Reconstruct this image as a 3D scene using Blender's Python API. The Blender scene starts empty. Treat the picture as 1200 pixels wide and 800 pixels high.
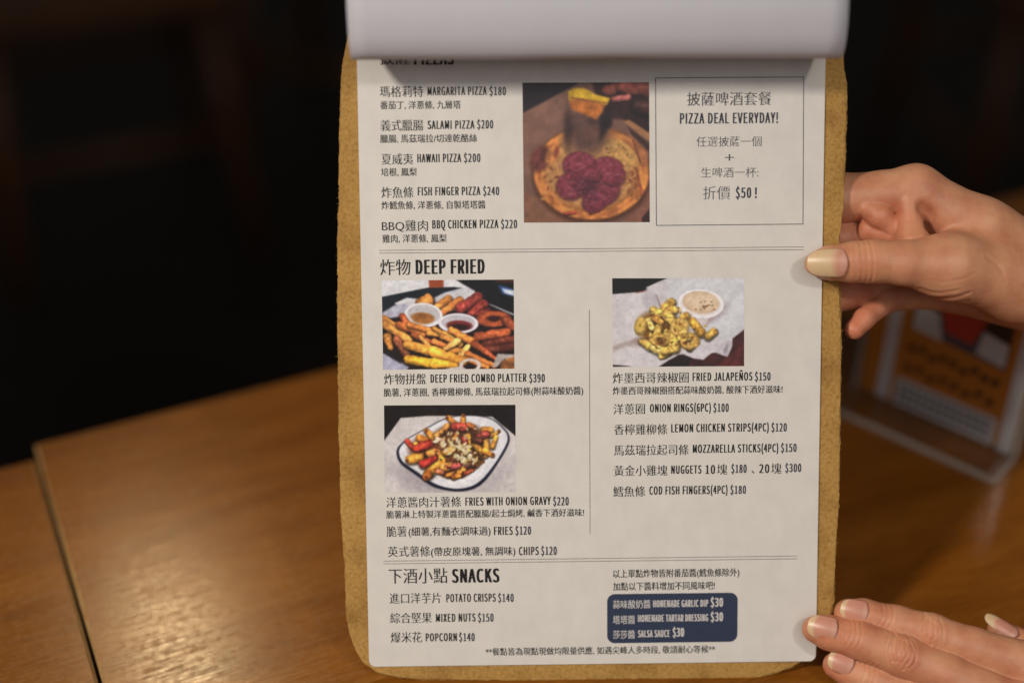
import bpy, bmesh, math, random
import numpy as np
from mathutils import Matrix, Vector
random.seed(7); rng = np.random.default_rng(11)
sc = bpy.context.scene
col = sc.collection
R = math.radians

# ------------------------------------------------------------------ camera
PITCH = R(34.5)
TABLE = 0.75                                   # height of the table top
FOC = 50 / 36 * 1200                           # focal length in photograph pixels
def rot3(a, b, c):
    return np.array(Matrix.Rotation(a, 3, 'X') @ Matrix.Rotation(b, 3, 'Y') @ Matrix.Rotation(c, 3, 'Z'))
BR = rot3(R(6.423), R(0.791), R(0.474))        # clipboard pose seen from the camera
BT = np.array([36.75, -3.86, -652.06])         # mm
low = BR @ np.array([-60, -155.2, -3.0]) + BT
CAMZ = TABLE - (low[2] * math.sin(PITCH) + low[1] * math.cos(PITCH)) / 1000 - 0.0005
cam_d = bpy.data.cameras.new('camera'); cam = bpy.data.objects.new('camera', cam_d); col.objects.link(cam)
cam.location = (0, 0, CAMZ); cam.rotation_euler = (math.pi / 2 - PITCH, 0, 0)
cam_d.lens = 50; cam_d.sensor_width = 36; cam_d.clip_start = 0.02; cam_d.clip_end = 60
cam_d.dof.use_dof = True; cam_d.dof.focus_distance = 0.652; cam_d.dof.aperture_fstop = 1.9
sc.camera = cam
CAMM = Matrix.Translation((0, 0, CAMZ)) @ Matrix.Rotation(math.pi / 2 - PITCH, 4, 'X')
BOARD = CAMM @ (Matrix.Translation(Vector(BT / 1000)) @ Matrix([list(r) for r in BR]).to_4x4())

# ------------------------------------------------------------------ light
w = bpy.data.worlds.new('World'); sc.world = w; w.use_nodes = True
bg = w.node_tree.nodes['Background']; bg.inputs[0].default_value = (1.0, 0.9, 0.8, 1); bg.inputs[1].default_value = 0.05
def lamp(name, loc, target, watt, size, colour):
    d = bpy.data.lights.new(name, 'AREA'); d.shape = 'DISK'; d.size = size; d.energy = watt; d.color = colour
    o = bpy.data.objects.new(name, d); col.objects.link(o); o.location = loc
    o.rotation_euler = (Vector(target) - Vector(loc)).to_track_quat('-Z', 'Y').to_euler()
    return o
MID = BOARD @ Vector((0, 0, 0))
def around(az, el, dist):                      # az: degrees to the right of the viewer, el: above the horizon
    a, e = R(az), R(el)
    return MID + dist * Vector((math.sin(a) * math.cos(e), -math.cos(a) * math.cos(e), math.sin(e)))
def spot(name, loc, target, watt, radius, cone, colour):
    d = bpy.data.lights.new(name, 'SPOT'); d.energy = watt; d.shadow_soft_size = radius; d.spot_size = R(cone); d.spot_blend = 1.0; d.color = colour
    o = bpy.data.objects.new(name, d); col.objects.link(o); o.location = loc
    o.rotation_euler = (Vector(target) - Vector(loc)).to_track_quat('-Z', 'Y').to_euler()
    return o
FOOT = BOARD @ Vector((-0.02, -0.13, 0.03))
spot('pendant_lamp_light', around(-54, 41, 1.5), FOOT, 64, 0.085, 39, (1.0, 0.92, 0.81))
spot('pendant_lamp_light', around(34, 45, 1.5), FOOT + Vector((0.0, 0, 0)), 17, 0.06, 54, (1.0, 0.92, 0.82))
lamp('room_fill_light', around(8, 38, 1.9), MID, 7.4, 1.3, (0.92, 0.94, 1.0))  # broad soft fill, added to lift the shadows in place of ambient room light
def table_point(px, py):
    x, y = (px - 600) / FOC, -(py - 400) / FOC
    d = Vector((x, math.cos(PITCH) + y * math.sin(PITCH), -math.sin(PITCH) + y * math.cos(PITCH)))
    return Vector((0, 0, CAMZ)) + d * ((TABLE - CAMZ) / d.z), d.normalized()
GLINT, gd = table_point(208, 772)                # a lamp beyond the table shows as a worn highlight in its varnish
spot('pendant_lamp_light', GLINT + Vector((gd.x, gd.y, -gd.z)) * 1.15, GLINT + Vector((0.03, -0.02, 0)), 8, 0.03, 44, (1.0, 0.74, 0.40))
vs = sc.view_settings
vs.view_transform = 'Standard'; vs.look = 'None'; vs.gamma = 1; vs.exposure = 0.08; vs.use_curve_mapping = False
sc.cycles.max_bounces = 8; sc.cycles.transparent_max_bounces = 12

# ------------------------------------------------------------------ helpers
def on_board(px, py, z=0.0):
    """photograph measurement -> clipboard millimetres on the plane z in front of the board"""
    d = np.array([(px - 600) / FOC, -(py - 400) / FOC, -1.0])
    n = BR[:, 2]; p0 = BT + n * z
    q = BR.T @ (d * ((n @ p0) / (n @ d)) - BT)
    return np.array([q[0], q[1], z])
def on_table(px, py, h=0.0):
    x, y = (px - 600) / FOC, -(py - 400) / FOC
    d = Vector((x, math.cos(PITCH) + y * math.sin(PITCH), -math.sin(PITCH) + y * math.cos(PITCH)))
    return Vector((0, 0, CAMZ)) + d * ((TABLE + h - CAMZ) / d.z)
def obj(name, me, mat=None, parent=None, matrix=None):
    o = bpy.data.objects.new(name, me); col.objects.link(o)
    if mat is not None:
        for m in (mat if isinstance(mat, (list, tuple)) else [mat]): me.materials.append(m)
    if parent: o.parent = parent
    if matrix is not None: o.matrix_world = matrix
    return o
def empty(name, matrix):
    o = bpy.data.objects.new(name, None); col.objects.link(o); o.matrix_world = matrix; o.empty_display_size = 0.02
    return o
def tag(o, label=None, cat=None, group=None, kind=None):
    if label: o['label'] = label
    if cat: o['category'] = cat
    if group: o['group'] = group
    if kind: o['kind'] = kind
    return o
def mesh(name, v, f, smooth=False):
    me = bpy.data.meshes.new(name); me.from_pydata(np.asarray(v, float).tolist(), [], f.tolist() if isinstance(f, np.ndarray) else [list(map(int, q)) for q in f]); me.update()
    if smooth: me.polygons.foreach_set('use_smooth', [True] * len(me.polygons))
    return me
def bm_mesh(name, bm, smooth=False):
    bmesh.ops.recalc_face_normals(bm, faces=bm.faces)
    me = bpy.data.meshes.new(name); bm.to_mesh(me); bm.free()
    if smooth: me.polygons.foreach_set('use_smooth', [True] * len(me.polygons))
    return me
def add_box(bm, cx, cy, cz, sx, sy, sz, bev=0.0, rz=0.0):
    r = bmesh.ops.create_cube(bm, size=1)
    M = Matrix.Translation((cx, cy, cz)) @ Matrix.Rotation(rz, 4, 'Z') @ Matrix.Diagonal((sx, sy, sz, 1))
    bmesh.ops.transform(bm, matrix=M, verts=r['verts'])
    if bev:
        es = list({e for v in r['verts'] for e in v.link_edges})
        bmesh.ops.bevel(bm, geom=es, offset=bev, segments=2, affect='EDGES', profile=0.7)
def add_tube(bm, pts, rad, n=10):
    pts = [Vector(p) for p in pts]; rings = []
    for i, p in enumerate(pts):
        t = (pts[min(i + 1, len(pts) - 1)] - pts[max(i - 1, 0)]).normalized()
        a = t.orthogonal().normalized(); b = t.cross(a); r = rad[i] if isinstance(rad, (list, tuple)) else rad
        if rings:
            pa = prev - t * prev.dot(t); a = pa.normalized(); b = t.cross(a)
        prev = a
        rings.append([bm.verts.new(p + r * (a * math.cos(2 * math.pi * k / n) + b * math.sin(2 * math.pi * k / n))) for k in range(n)])
    for q, s in zip(rings, rings[1:]):
        for k in range(n): bm.faces.new((q[k], q[(k + 1) % n], s[(k + 1) % n], s[k]))
    bm.faces.new(rings[0][::-1]); bm.faces.new(rings[-1])
def s2l(c):
    return tuple(((x / 255) / 12.92 if x / 255 <= 0.04045 else ((x / 255 + 0.055) / 1.055) ** 2.4) for x in c)

# ------------------------------------------------------------------ materials
def mat(name):
    m = bpy.data.materials.new(name); m.use_nodes = True
    return m, m.node_tree.nodes, m.node_tree.links, m.node_tree.nodes['Principled BSDF']
def nn(nodes, t, **kw):
    n = nodes.new(t)
    for k, v in kw.items():
        if k.startswith('i_'): n.inputs[k[2:].replace('_', ' ')].default_value = v
        else: setattr(n, k, v)
    return n
def ramp(nodes, stops):
    r = nodes.new('ShaderNodeValToRGB'); e = r.color_ramp.elements
    while len(e) < len(stops): e.new(0.5)
    for q, (p, c) in zip(e, stops): q.position = p; q.color = (*c, 1)
    return r
def plain(name, c, rough=0.6, metal=0.0, spec=0.5):
    m, N, L, b = mat(name); b.inputs['Base Color'].default_value = (*c, 1); b.inputs['Roughness'].default_value = rough
    b.inputs['Metallic'].default_value = metal; b.inputs['Specular IOR Level'].default_value = spec
    t = nn(N, 'ShaderNodeTexNoise'); t.inputs['Scale'].default_value = 300
    mx = nn(N, 'ShaderNodeMixRGB', blend_type='MULTIPLY'); mx.inputs[0].default_value = 0.18; mx.inputs[1].default_value = (*c, 1)
    L.new(t.outputs['Fac'], mx.inputs[2]); L.new(mx.outputs[0], b.inputs['Base Color'])
    return m
def wood(name, dark, mid, light, scale=1.0, rough=(0.25, 0.45), coat=0.0, rotz=0.0, bump=0.15):
    m, N, L, b = mat(name)
    tc = nn(N, 'ShaderNodeTexCoord'); mp = nn(N, 'ShaderNodeMapping'); mp.inputs['Rotation'].default_value = (0, 0, rotz)
    mp.inputs['Scale'].default_value = (5 * scale, 34 * scale, 34 * scale); L.new(tc.outputs['Object'], mp.inputs[0])
    g1 = nn(N, 'ShaderNodeTexNoise'); g1.inputs['Scale'].default_value = 1.3; g1.inputs['Detail'].default_value = 8; g1.inputs['Roughness'].default_value = 0.62; g1.inputs['Distortion'].default_value = 0.6
    L.new(mp.outputs[0], g1.inputs['Vector'])
    mp2 = nn(N, 'ShaderNodeMapping'); mp2.inputs['Rotation'].default_value = (0, 0, rotz); mp2.inputs['Scale'].default_value = (34 * scale, 420 * scale, 420 * scale); L.new(tc.outputs['Object'], mp2.inputs[0])
    g2 = nn(N, 'ShaderNodeTexNoise'); g2.inputs['Scale'].default_value = 1.6; g2.inputs['Detail'].default_value = 4; L.new(mp2.outputs[0], g2.inputs['Vector'])
    big = nn(N, 'ShaderNodeTexNoise'); big.inputs['Scale'].default_value = 7 * scale; big.inputs['Detail'].default_value = 3; L.new(tc.outputs['Object'], big.inputs['Vector'])
    r = ramp(N, [(0.30, dark), (0.5, mid), (0.72, light)]); L.new(g1.outputs['Fac'], r.inputs[0])
    r2 = ramp(N, [(0.33, (0.72, 0.67, 0.62)), (0.6, (1.0, 1.0, 1.0))]); L.new(g2.outputs['Fac'], r2.inputs[0])
    mx = nn(N, 'ShaderNodeMixRGB', blend_type='MULTIPLY'); mx.inputs[0].default_value = 0.75; L.new(r.outputs[0], mx.inputs[1]); L.new(r2.outputs[0], mx.inputs[2])
    r3 = ramp(N, [(0.3, (0.72, 0.68, 0.62)), (0.7, (1.12, 1.08, 1.0))]); L.new(big.outputs['Fac'], r3.inputs[0])
    mx2 = nn(N, 'ShaderNodeMixRGB', blend_type='MULTIPLY'); mx2.inputs[0].default_value = 0.8; L.new(mx.outputs[0], mx2.inputs[1]); L.new(r3.outputs[0], mx2.inputs[2])
    L.new(mx2.outputs[0], b.inputs['Base Color'])
    # worn varnish: blotches and hairline scratches change the gloss
    sm = nn(N, 'ShaderNodeMapping'); sm.inputs['Rotation'].default_value = (0, 0, rotz + 0.5); sm.inputs['Scale'].default_value = (18, 420, 1); L.new(tc.outputs['Object'], sm.inputs[0])
    sn = nn(N, 'ShaderNodeTexNoise'); sn.inputs['Scale'].default_value = 1.5; sn.inputs['Detail'].default_value = 3; L.new(sm.outputs[0], sn.inputs['Vector'])
    sp = nn(N, 'ShaderNodeTexNoise'); sp.inputs['Scale'].default_value = 260; sp.inputs['Detail'].default_value = 5; L.new(tc.outputs['Object'], sp.inputs['Vector'])
    ad = nn(N, 'ShaderNodeMath', operation='MULTIPLY'); L.new(sn.outputs['Fac'], ad.inputs[0]); L.new(sp.outputs['Fac'], ad.inputs[1])
    rr = nn(N, 'ShaderNodeMapRange'); rr.inputs['From Min'].default_value = 0.12; rr.inputs['From Max'].default_value = 0.4; rr.inputs['To Min'].default_value = rough[0]; rr.inputs['To Max'].default_value = rough[1]
    L.new(ad.outputs[0], rr.inputs['Value']); L.new(rr.outputs[0], b.inputs['Roughness'])
    hs = nn(N, 'ShaderNodeMath', operation='MULTIPLY_ADD'); hs.inputs[1].default_value = 0.5; L.new(ad.outputs[0], hs.inputs[0]); L.new(g2.outputs['Fac'], hs.inputs[2])
    bp = nn(N, 'ShaderNodeBump'); bp.inputs['Strength'].default_value = bump; bp.inputs['Distance'].default_value = 0.0006; L.new(hs.outputs[0], bp.inputs['Height']); L.new(bp.outputs[0], b.inputs['Normal'])
    b.inputs['Specular IOR Level'].default_value = 0.36; b.inputs['Coat Weight'].default_value = coat; b.inputs['Coat Roughness'].default_value = 0.22
    return m
def paper_mat(name, c, mottle):
    m, N, L, b = mat(name); b.inputs['Roughness'].default_value = 0.62; b.inputs['Specular IOR Level'].default_value = 0.25
    tc = nn(N, 'ShaderNodeTexCoord'); t = nn(N, 'ShaderNodeTexNoise'); t.inputs['Scale'].default_value = 90; t.inputs['Detail'].default_value = 5; t.inputs['Roughness'].default_value = 0.55
    L.new(tc.outputs['Object'], t.inputs['Vector'])
    r = ramp(N, [(0.32, tuple(x * (1 - mottle) for x in c)), (0.68, tuple(min(1, x * (1 + 0.4 * mottle)) for x in c))]); L.new(t.outputs['Fac'], r.inputs[0])
    mp = nn(N, 'ShaderNodeMapping'); mp.inputs['Scale'].default_value = (170, 70, 1); L.new(tc.outputs['Object'], mp.inputs[0])
    t2 = nn(N, 'ShaderNodeTexNoise'); t2.inputs['Scale'].default_value = 1; t2.inputs['Detail'].default_value = 3; L.new(mp.outputs[0], t2.inputs['Vector'])
    r2 = ramp(N, [(0.3, (1 - mottle,) * 3), (0.65, (1, 1, 1))]); L.new(t2.outputs['Fac'], r2.inputs[0])
    mx = nn(N, 'ShaderNodeMixRGB', blend_type='MULTIPLY'); mx.inputs[0].default_value = 0.8; L.new(r.outputs[0], mx.inputs[1]); L.new(r2.outputs[0], mx.inputs[2]); L.new(mx.outputs[0], b.inputs['Base Color'])
    f = nn(N, 'ShaderNodeTexNoise'); f.inputs['Scale'].default_value = 1400; L.new(tc.outputs['Object'], f.inputs['Vector'])
    big = nn(N, 'ShaderNodeTexNoise'); big.inputs['Scale'].default_value = 22; big.inputs['Detail'].default_value = 1; L.new(tc.outputs['Object'], big.inputs['Vector'])
    b1 = nn(N, 'ShaderNodeBump'); b1.inputs['Strength'].default_value = 0.25; b1.inputs['Distance'].default_value = 0.0025; L.new(big.outputs['Fac'], b1.inputs['Height'])
    bp = nn(N, 'ShaderNodeBump'); bp.inputs['Strength'].default_value = 0.12; bp.inputs['Distance'].default_value = 0.0002; L.new(f.outputs['Fac'], bp.inputs['Height']); L.new(b1.outputs[0], bp.inputs['Normal']); L.new(bp.outputs[0], b.inputs['Normal'])
    return m
def fibre_mat():
    m, N, L, b = mat('kraft fibreboard'); b.inputs['Roughness'].default_value = 0.85; b.inputs['Specular IOR Level'].default_value = 0.2
    tc = nn(N, 'ShaderNodeTexCoord')
    t = nn(N, 'ShaderNodeTexNoise'); t.inputs['Scale'].default_value = 620; t.inputs['Detail'].default_value = 6; t.inputs['Roughness'].default_value = 0.7; L.new(tc.outputs['Object'], t.inputs['Vector'])
    big = nn(N, 'ShaderNodeTexNoise'); big.inputs['Scale'].default_value = 45; big.inputs['Detail'].default_value = 4; L.new(tc.outputs['Object'], big.inputs['Vector'])
    r = ramp(N, [(0.28, s2l((136, 102, 54))), (0.47, s2l((170, 131, 70))), (0.75, s2l((190, 151, 90)))]); L.new(t.outputs['Fac'], r.inputs[0])
    r2 = ramp(N, [(0.28, (0.62, 0.56, 0.48)), (0.5, (0.95, 0.93, 0.9)), (0.75, (1.06, 1.06, 1.06))]); L.new(big.outputs['Fac'], r2.inputs[0])
    mx = nn(N, 'ShaderNodeMixRGB', blend_type='MULTIPLY'); mx.inputs[0].default_value = 0.9; L.new(r.outputs[0], mx.inputs[1]); L.new(r2.outputs[0], mx.inputs[2])
    v = nn(N, 'ShaderNodeTexVoronoi', feature='F1'); v.inputs['Scale'].default_value = 420; L.new(tc.outputs['Object'], v.inputs['Vector'])
    r3 = ramp(N, [(0.05, (0.35, 0.28, 0.2)), (0.16, (1, 1, 1))]); L.new(v.outputs['Distance'], r3.inputs[0])
    mx2 = nn(N, 'ShaderNodeMixRGB', blend_type='MULTIPLY'); mx2.inputs[0].default_value = 0.22; L.new(mx.outputs[0], mx2.inputs[1]); L.new(r3.outputs[0], mx2.inputs[2]); L.new(mx2.outputs[0], b.inputs['Base Color'])
    bp = nn(N, 'ShaderNodeBump'); bp.inputs['Strength'].default_value = 0.5; bp.inputs['Distance'].default_value = 0.0006; L.new(t.outputs['Fac'], bp.inputs['Height']); L.new(bp.outputs[0], b.inputs['Normal'])
    return m
def attr_mat(name, rough=0.5):
    m, N, L, b = mat(name); b.inputs['Roughness'].default_value = rough; b.inputs['Specular IOR Level'].default_value = 0.3
    a = nn(N, 'ShaderNodeVertexColor', layer_name='ink'); t = nn(N, 'ShaderNodeTexNoise'); t.inputs['Scale'].default_value = 2500
    mx = nn(N, 'ShaderNodeMixRGB', blend_type='MULTIPLY'); mx.inputs[0].default_value = 0.15; L.new(a.outputs[0], mx.inputs[1]); L.new(t.outputs['Fac'], mx.inputs[2]); L.new(mx.outputs[0], b.inputs['Base Color'])
    return m
def skin_mat():
    m, N, L, b = mat('skin')
    tc = nn(N, 'ShaderNodeTexCoord')
    a = nn(N, 'ShaderNodeVertexColor', layer_name='flush')
    t = nn(N, 'ShaderNodeTexNoise'); t.inputs['Scale'].default_value = 80; t.inputs['Detail'].default_value = 6; t.inputs['Roughness'].default_value = 0.58; L.new(tc.outputs['Object'], t.inputs['Vector'])
    r = ramp(N, [(0.3, s2l((184, 120, 90))), (0.5, s2l((197, 138, 104))), (0.72, s2l((207, 153, 117)))]); L.new(t.outputs['Fac'], r.inputs[0])
    mx = nn(N, 'ShaderNodeMixRGB', blend_type='MULTIPLY'); mx.inputs[0].default_value = 1; L.new(r.outputs[0], mx.inputs[1]); L.new(a.outputs[0], mx.inputs[2]); L.new(mx.outputs[0], b.inputs['Base Color'])
    b.inputs['Subsurface Weight'].default_value = 0.5; b.inputs['Subsurface Radius'].default_value = (1.0, 0.35, 0.2); b.inputs['Subsurface Scale'].default_value = 0.003
    v = nn(N, 'ShaderNodeTexVoronoi', feature='DISTANCE_TO_EDGE'); v.inputs['Scale'].default_value = 1000; v.inputs['Randomness'].default_value = 1
    mp = nn(N, 'ShaderNodeMapping'); mp.inputs['Scale'].default_value = (1, 0.55, 1); L.new(tc.outputs['Object'], mp.inputs[0]); L.new(mp.outputs[0], v.inputs['Vector'])
    f = nn(N, 'ShaderNodeTexNoise'); f.inputs['Scale'].default_value = 420; f.inputs['Detail'].default_value = 4; L.new(tc.outputs['Object'], f.inputs['Vector'])
    ad = nn(N, 'ShaderNodeMath', operation='MULTIPLY_ADD'); ad.inputs[1].default_value = 0.6; L.new(v.outputs['Distance'], ad.inputs[0]); L.new(f.outputs['Fac'], ad.inputs[2])
    bp = nn(N, 'ShaderNodeBump'); bp.inputs['Strength'].default_value = 0.36; bp.inputs['Distance'].default_value = 0.0005; L.new(ad.outputs[0], bp.inputs['Height']); L.new(bp.outputs[0], b.inputs['Normal'])
    rr = nn(N, 'ShaderNodeMapRange'); rr.inputs['To Min'].default_value = 0.36; rr.inputs['To Max'].default_value = 0.58; L.new(f.outputs['Fac'], rr.inputs['Value']); L.new(rr.outputs[0], b.inputs['Roughness'])
    b.inputs['Specular IOR Level'].default_value = 0.4
    return m
M_TABLE = wood('varnished table wood', (0.160, 0.052, 0.005), (0.208, 0.071, 0.007), (0.25, 0.092, 0.011), 1.0, (0.17, 0.33), 0.0, 0.0, 0.16)
M_WORN = wood('worn raw table edge', (0.25, 0.13, 0.045), (0.36, 0.21, 0.08), (0.45, 0.29, 0.13), 1.5, (0.5, 0.7))
M_CHAIR = wood('dark chair wood', (0.09, 0.032, 0.010), (0.15, 0.055, 0.018), (0.2, 0.075, 0.028), 1.0, (0.35, 0.5))
M_FLOOR = wood('dark floor boards', (0.010, 0.006, 0.004), (0.016, 0.010, 0.006), (0.022, 0.014, 0.009), 0.4, (0.5, 0.7))
M_PAPER = paper_mat('cream menu paper', (0.665, 0.63, 0.58), 0.045)
M_BACK = paper_mat('white page back', (0.51, 0.495, 0.53), 0.012)
M_FIBRE = fibre_mat()
M_INK = plain('black ink', (0.012, 0.011, 0.011), 0.6, spec=0.25)
M_PRICE = plain('blue black ink', (0.030, 0.034, 0.052), 0.6, spec=0.25)
M_GREY = plain('soft grey ink', (0.075, 0.075, 0.085), 0.6, spec=0.25)
M_RULE = plain('rule ink', (0.10, 0.095, 0.10), 0.6, spec=0.25)
M_NAVY = plain('navy print', (0.030, 0.042, 0.082), 0.55, spec=0.3)
M_WHITE = plain('unprinted lettering', (0.60, 0.57, 0.55), 0.6, spec=0.25)
M_METAL = plain('clip steel', (0.55, 0.55, 0.56), 0.3, 1.0)
M_PICT = attr_mat('printed picture', 0.45)
M_SKIN = skin_mat()

# ------------------------------------------------------------------ floor, tables, chairs
me = mesh('floor', [(-8, -4, 0), (8, -4, 0), (8, 12, 0), (-8, 12, 0)], [(0, 1, 2, 3)])
tag(obj('floor', me, M_FLOOR), kind='structure')

def make_table(name, corner, ux, uy, lx, ly, label):
    """corner: far corner on the table top; ux runs along the far edge, uy towards the viewer"""
    M = Matrix.Identity(4); z = Vector((0, 0, 1)); ux = ux.normalized(); uy = z.cross(ux)
    for i in range(3): M[i][0], M[i][1], M[i][2] = ux[i], uy[i], z[i]
    M.translation = Vector((corner.x, corner.y, 0))
    t = empty(name, M)
    sx = 1 if lx > 0 else -1
    T = 0.026; c = 0.0016
    bm = bmesh.new()                           # the top with a chamfered, worn arris
    x0, x1 = sorted((0, lx)); y0, y1 = -ly, 0
    ring = lambda d, zz: [bm.verts.new((x0 + d, y0 + d, zz)), bm.verts.new((x1 - d, y0 + d, zz)), bm.verts.new((x1 - d, y1 - d, zz)), bm.verts.new((x0 + d, y1 - d, zz))]
    r0, r1, r2 = ring(c, TABLE), ring(0, TABLE - c), ring(0, TABLE - T)
    bm.faces.new(r0)
    for a, b2, mi in ((r0, r1, 1), (r1, r2, 0)):
        for k in range(4):
            f = bm.faces.new((a[k], a[(k + 1) % 4], b2[(k + 1) % 4], b2[k])); f.material_index = mi
    bm.faces.new(r2)
    obj('tabletop', bm_mesh('tabletop', bm), [M_TABLE, M_WORN], t)
    for ax in (x0 + 0.06, x1 - 0.06):
        for ay in (y0 + 0.06, y1 - 0.06):
            bm = bmesh.new(); add_box(bm, ax, ay, (TABLE - T) / 2, 0.05, 0.05, TABLE - T + 0.001, 0.003)
            obj('leg', bm_mesh('leg', bm), M_CHAIR, t)
    bm = bmesh.new(); add_box(bm, (x0 + x1) / 2, y0 + 0.06, TABLE - T - 0.035, x1 - x0 - 0.17, 0.02, 0.07); obj('apron', bm_mesh('apron', bm), M_CHAIR, t)
    bm = bmesh.new(); add_box(bm, (x0 + x1) / 2, y1 - 0.06, TABLE - T - 0.035, x1 - x0 - 0.17, 0.02, 0.07); obj('apron', bm_mesh('apron', bm), M_CHAIR, t)
    return tag(t, label, 'table', 'dining tables pushed together')
A = on_table(40, 520); Bq = on_table(395, 430); ux = Bq - A
uy = Vector((0, 0, 1)).cross(ux.normalized())
make_table('dining_table', A, ux, uy, 1.25, 0.95, 'varnished brown wooden table the clipboard stands on')
A2 = A - ux.normalized() * 0.0018 - uy * 0.014
make_table('dining_table', A2, ux, uy, -0.75, 0.90, 'varnished wooden table pushed against the one under the clipboard')

def make_chair(name, loc, rz, label):
    t = empty(name, Matrix.Translation(loc) @ Matrix.Rotation(rz, 4, 'Z'))
    bm = bmesh.new(); add_box(bm, 0, 0, 0.452, 0.40, 0.40, 0.032, 0.01); obj('seat', bm_mesh('seat', bm), M_CHAIR, t)
    for sx in (-1, 1):
        bm = bmesh.new(); add_tube(bm, [(sx * 0.20, -0.20, 0), (sx * 0.165, -0.165, 0.44)], [0.014, 0.019]); obj('leg', bm_mesh('leg', bm, True), M_CHAIR, t)
        bm = bmesh.new(); add_tube(bm, [(sx * 0.20, 0.22, 0), (sx * 0.17, 0.17, 0.44), (sx * 0.175, 0.21, 0.86)], [0.014, 0.019, 0.013]); obj('leg', bm_mesh('leg', bm, True), M_CHAIR, t)
        bm = bmesh.new(); add_tube(bm, [(sx * 0.188, -0.19, 0.17), (sx * 0.188, 0.2, 0.17)], 0.010, 8); obj('stretcher', bm_mesh('stretcher', bm, True), M_CHAIR, t)
    for y, z in ((-0.186, 0.22), (0.195, 0.24)):
        bm = bmesh.new(); add_tube(bm, [(-0.185, y, z), (0.185, y, z)], 0.011, 8); obj('stretcher', bm_mesh('stretcher', bm, True), M_CHAIR, t)
    for z in (0.62, 0.82):
        bm = bmesh.new(); add_box(bm, 0, 0.188 + (z - 0.62) * 0.09, z, 0.35, 0.016, 0.07, 0.005); obj('backrest', bm_mesh('backrest', bm), M_CHAIR, t)
    return tag(t, label, 'chair', 'wooden chairs in the dark behind the table')
make_chair('wooden_chair', Vector((-0.70, 2.22, 0)), R(24), 'dark wooden chair in the gloom beyond the two tables')
make_chair('wooden_chair', Vector((-0.27, 2.55, 0)), R(-12), 'dark wooden chair partly hidden behind the edge of the clipboard')
make_chair('wooden_chair', Vector((0.93, 2.30, 0)), R(8), 'dark wooden chair in the gloom above the hand with the thumb')

# ------------------------------------------------------------------ clipboard
outl = [(432, -6), (420, 14), (409, 40), (402, 75), (399, 110), (397, 180), (396, 250), (395, 310), (395, 400), (396, 450), (397, 500), (399, 560), (399, 600), (403, 640), (404, 690), (406, 722), (409, 742), (416, 762), (426, 777), (441, 787), (460, 793), (485, 796), (600, 797), (720, 797), (830, 796), (880, 795), (905, 791), (930, 781), (950, 768), (964, 752), (972, 738), (976, 715), (978, 690), (981, 640), (983, 600), (984.5, 560), (985, 530), (985.5, 480), (986, 440), (987, 400), (986, 350), (985, 310), (984.5, 280), (987, 262), (989, 240), (991, 190), (992.5, 140), (991, 100), (988, 60), (980, 30), (968, 6), (956, -8)]
pts = [on_board(x, y, -0.2)[:2] for x, y in outl]
pts = pts[::-1]                                     # from the right shoulder down is reversed below
pts = pts[::-1] + [np.array(p) for p in ((94, 168), (84, 171), (60, 172.5), (0, 173), (-60, 172.5), (-80, 171), (-90, 167))]
dense = []
for i, p in enumerate(pts):
    q = pts[(i + 1) % len(pts)]; n = max(1, int(np.linalg.norm(q - p) / 0.7))
    for k in range(n): dense.append(p + (q - p) * k / n)
dense = np.array(dense); nd = len(dense)
def loopnoise(n, cells, amp):
    c = rng.normal(0, 1, cells); x = np.arange(n) / n * cells; i = x.astype(int); f = x - i; f = f * f * (3 - 2 * f)
    return amp * (c[i % cells] * (1 - f) + c[(i + 1) % cells] * f)
for _ in range(6): dense = (np.roll(dense, 1, 0) + 2 * dense + np.roll(dense, -1, 0)) / 4
tan = np.roll(dense, -1, 0) - np.roll(dense, 1, 0); tan /= np.linalg.norm(tan, axis=1)[:, None]
nor = np.stack([tan[:, 1], -tan[:, 0]], 1)
cen = dense.mean(0); nor *= np.sign(((dense - cen) * nor).sum(1).mean())
def edge_ring(inset, z, amp):
    off = loopnoise(nd, nd // 22, 0.28 * amp) + loopnoise(nd, nd // 7, 0.14 * amp) + loopnoise(nd, nd // 2, 0.11 * amp) - inset
    p = dense + nor * off[:, None]; return np.column_stack([p, np.full(nd, z)])
rings = [edge_ring(1.6, -0.25, 0.4), edge_ring(0.45, -0.32, 1.0), edge_ring(0.0, -0.9, 1.0), edge_ring(-0.1, -1.9, 1.0), edge_ring(0.2, -2.9, 1.0), edge_ring(1.6, -3.2, 0.4)]
V = np.concatenate(rings) / 1000; F = []
for a in range(len(rings) - 1):
    for k in range(nd): F.append((a * nd + k, a * nd + (k + 1) % nd, (a + 1) * nd + (k + 1) % nd, (a + 1) * nd + k))
F.append(tuple(range(nd))[::-1]); F.append(tuple((len(rings) - 1) * nd + k for k in range(nd)))
me = mesh('board', V, F); bm = bmesh.new(); bm.from_mesh(me); bm_me = bm_mesh('board', bm)
clip = empty('clipboard', BOARD)
tag(clip, 'brown fibreboard clipboard with a rough frayed edge standing on the table', 'clipboard')
board = obj('board', bm_me, M_FIBRE, clip)
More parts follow.
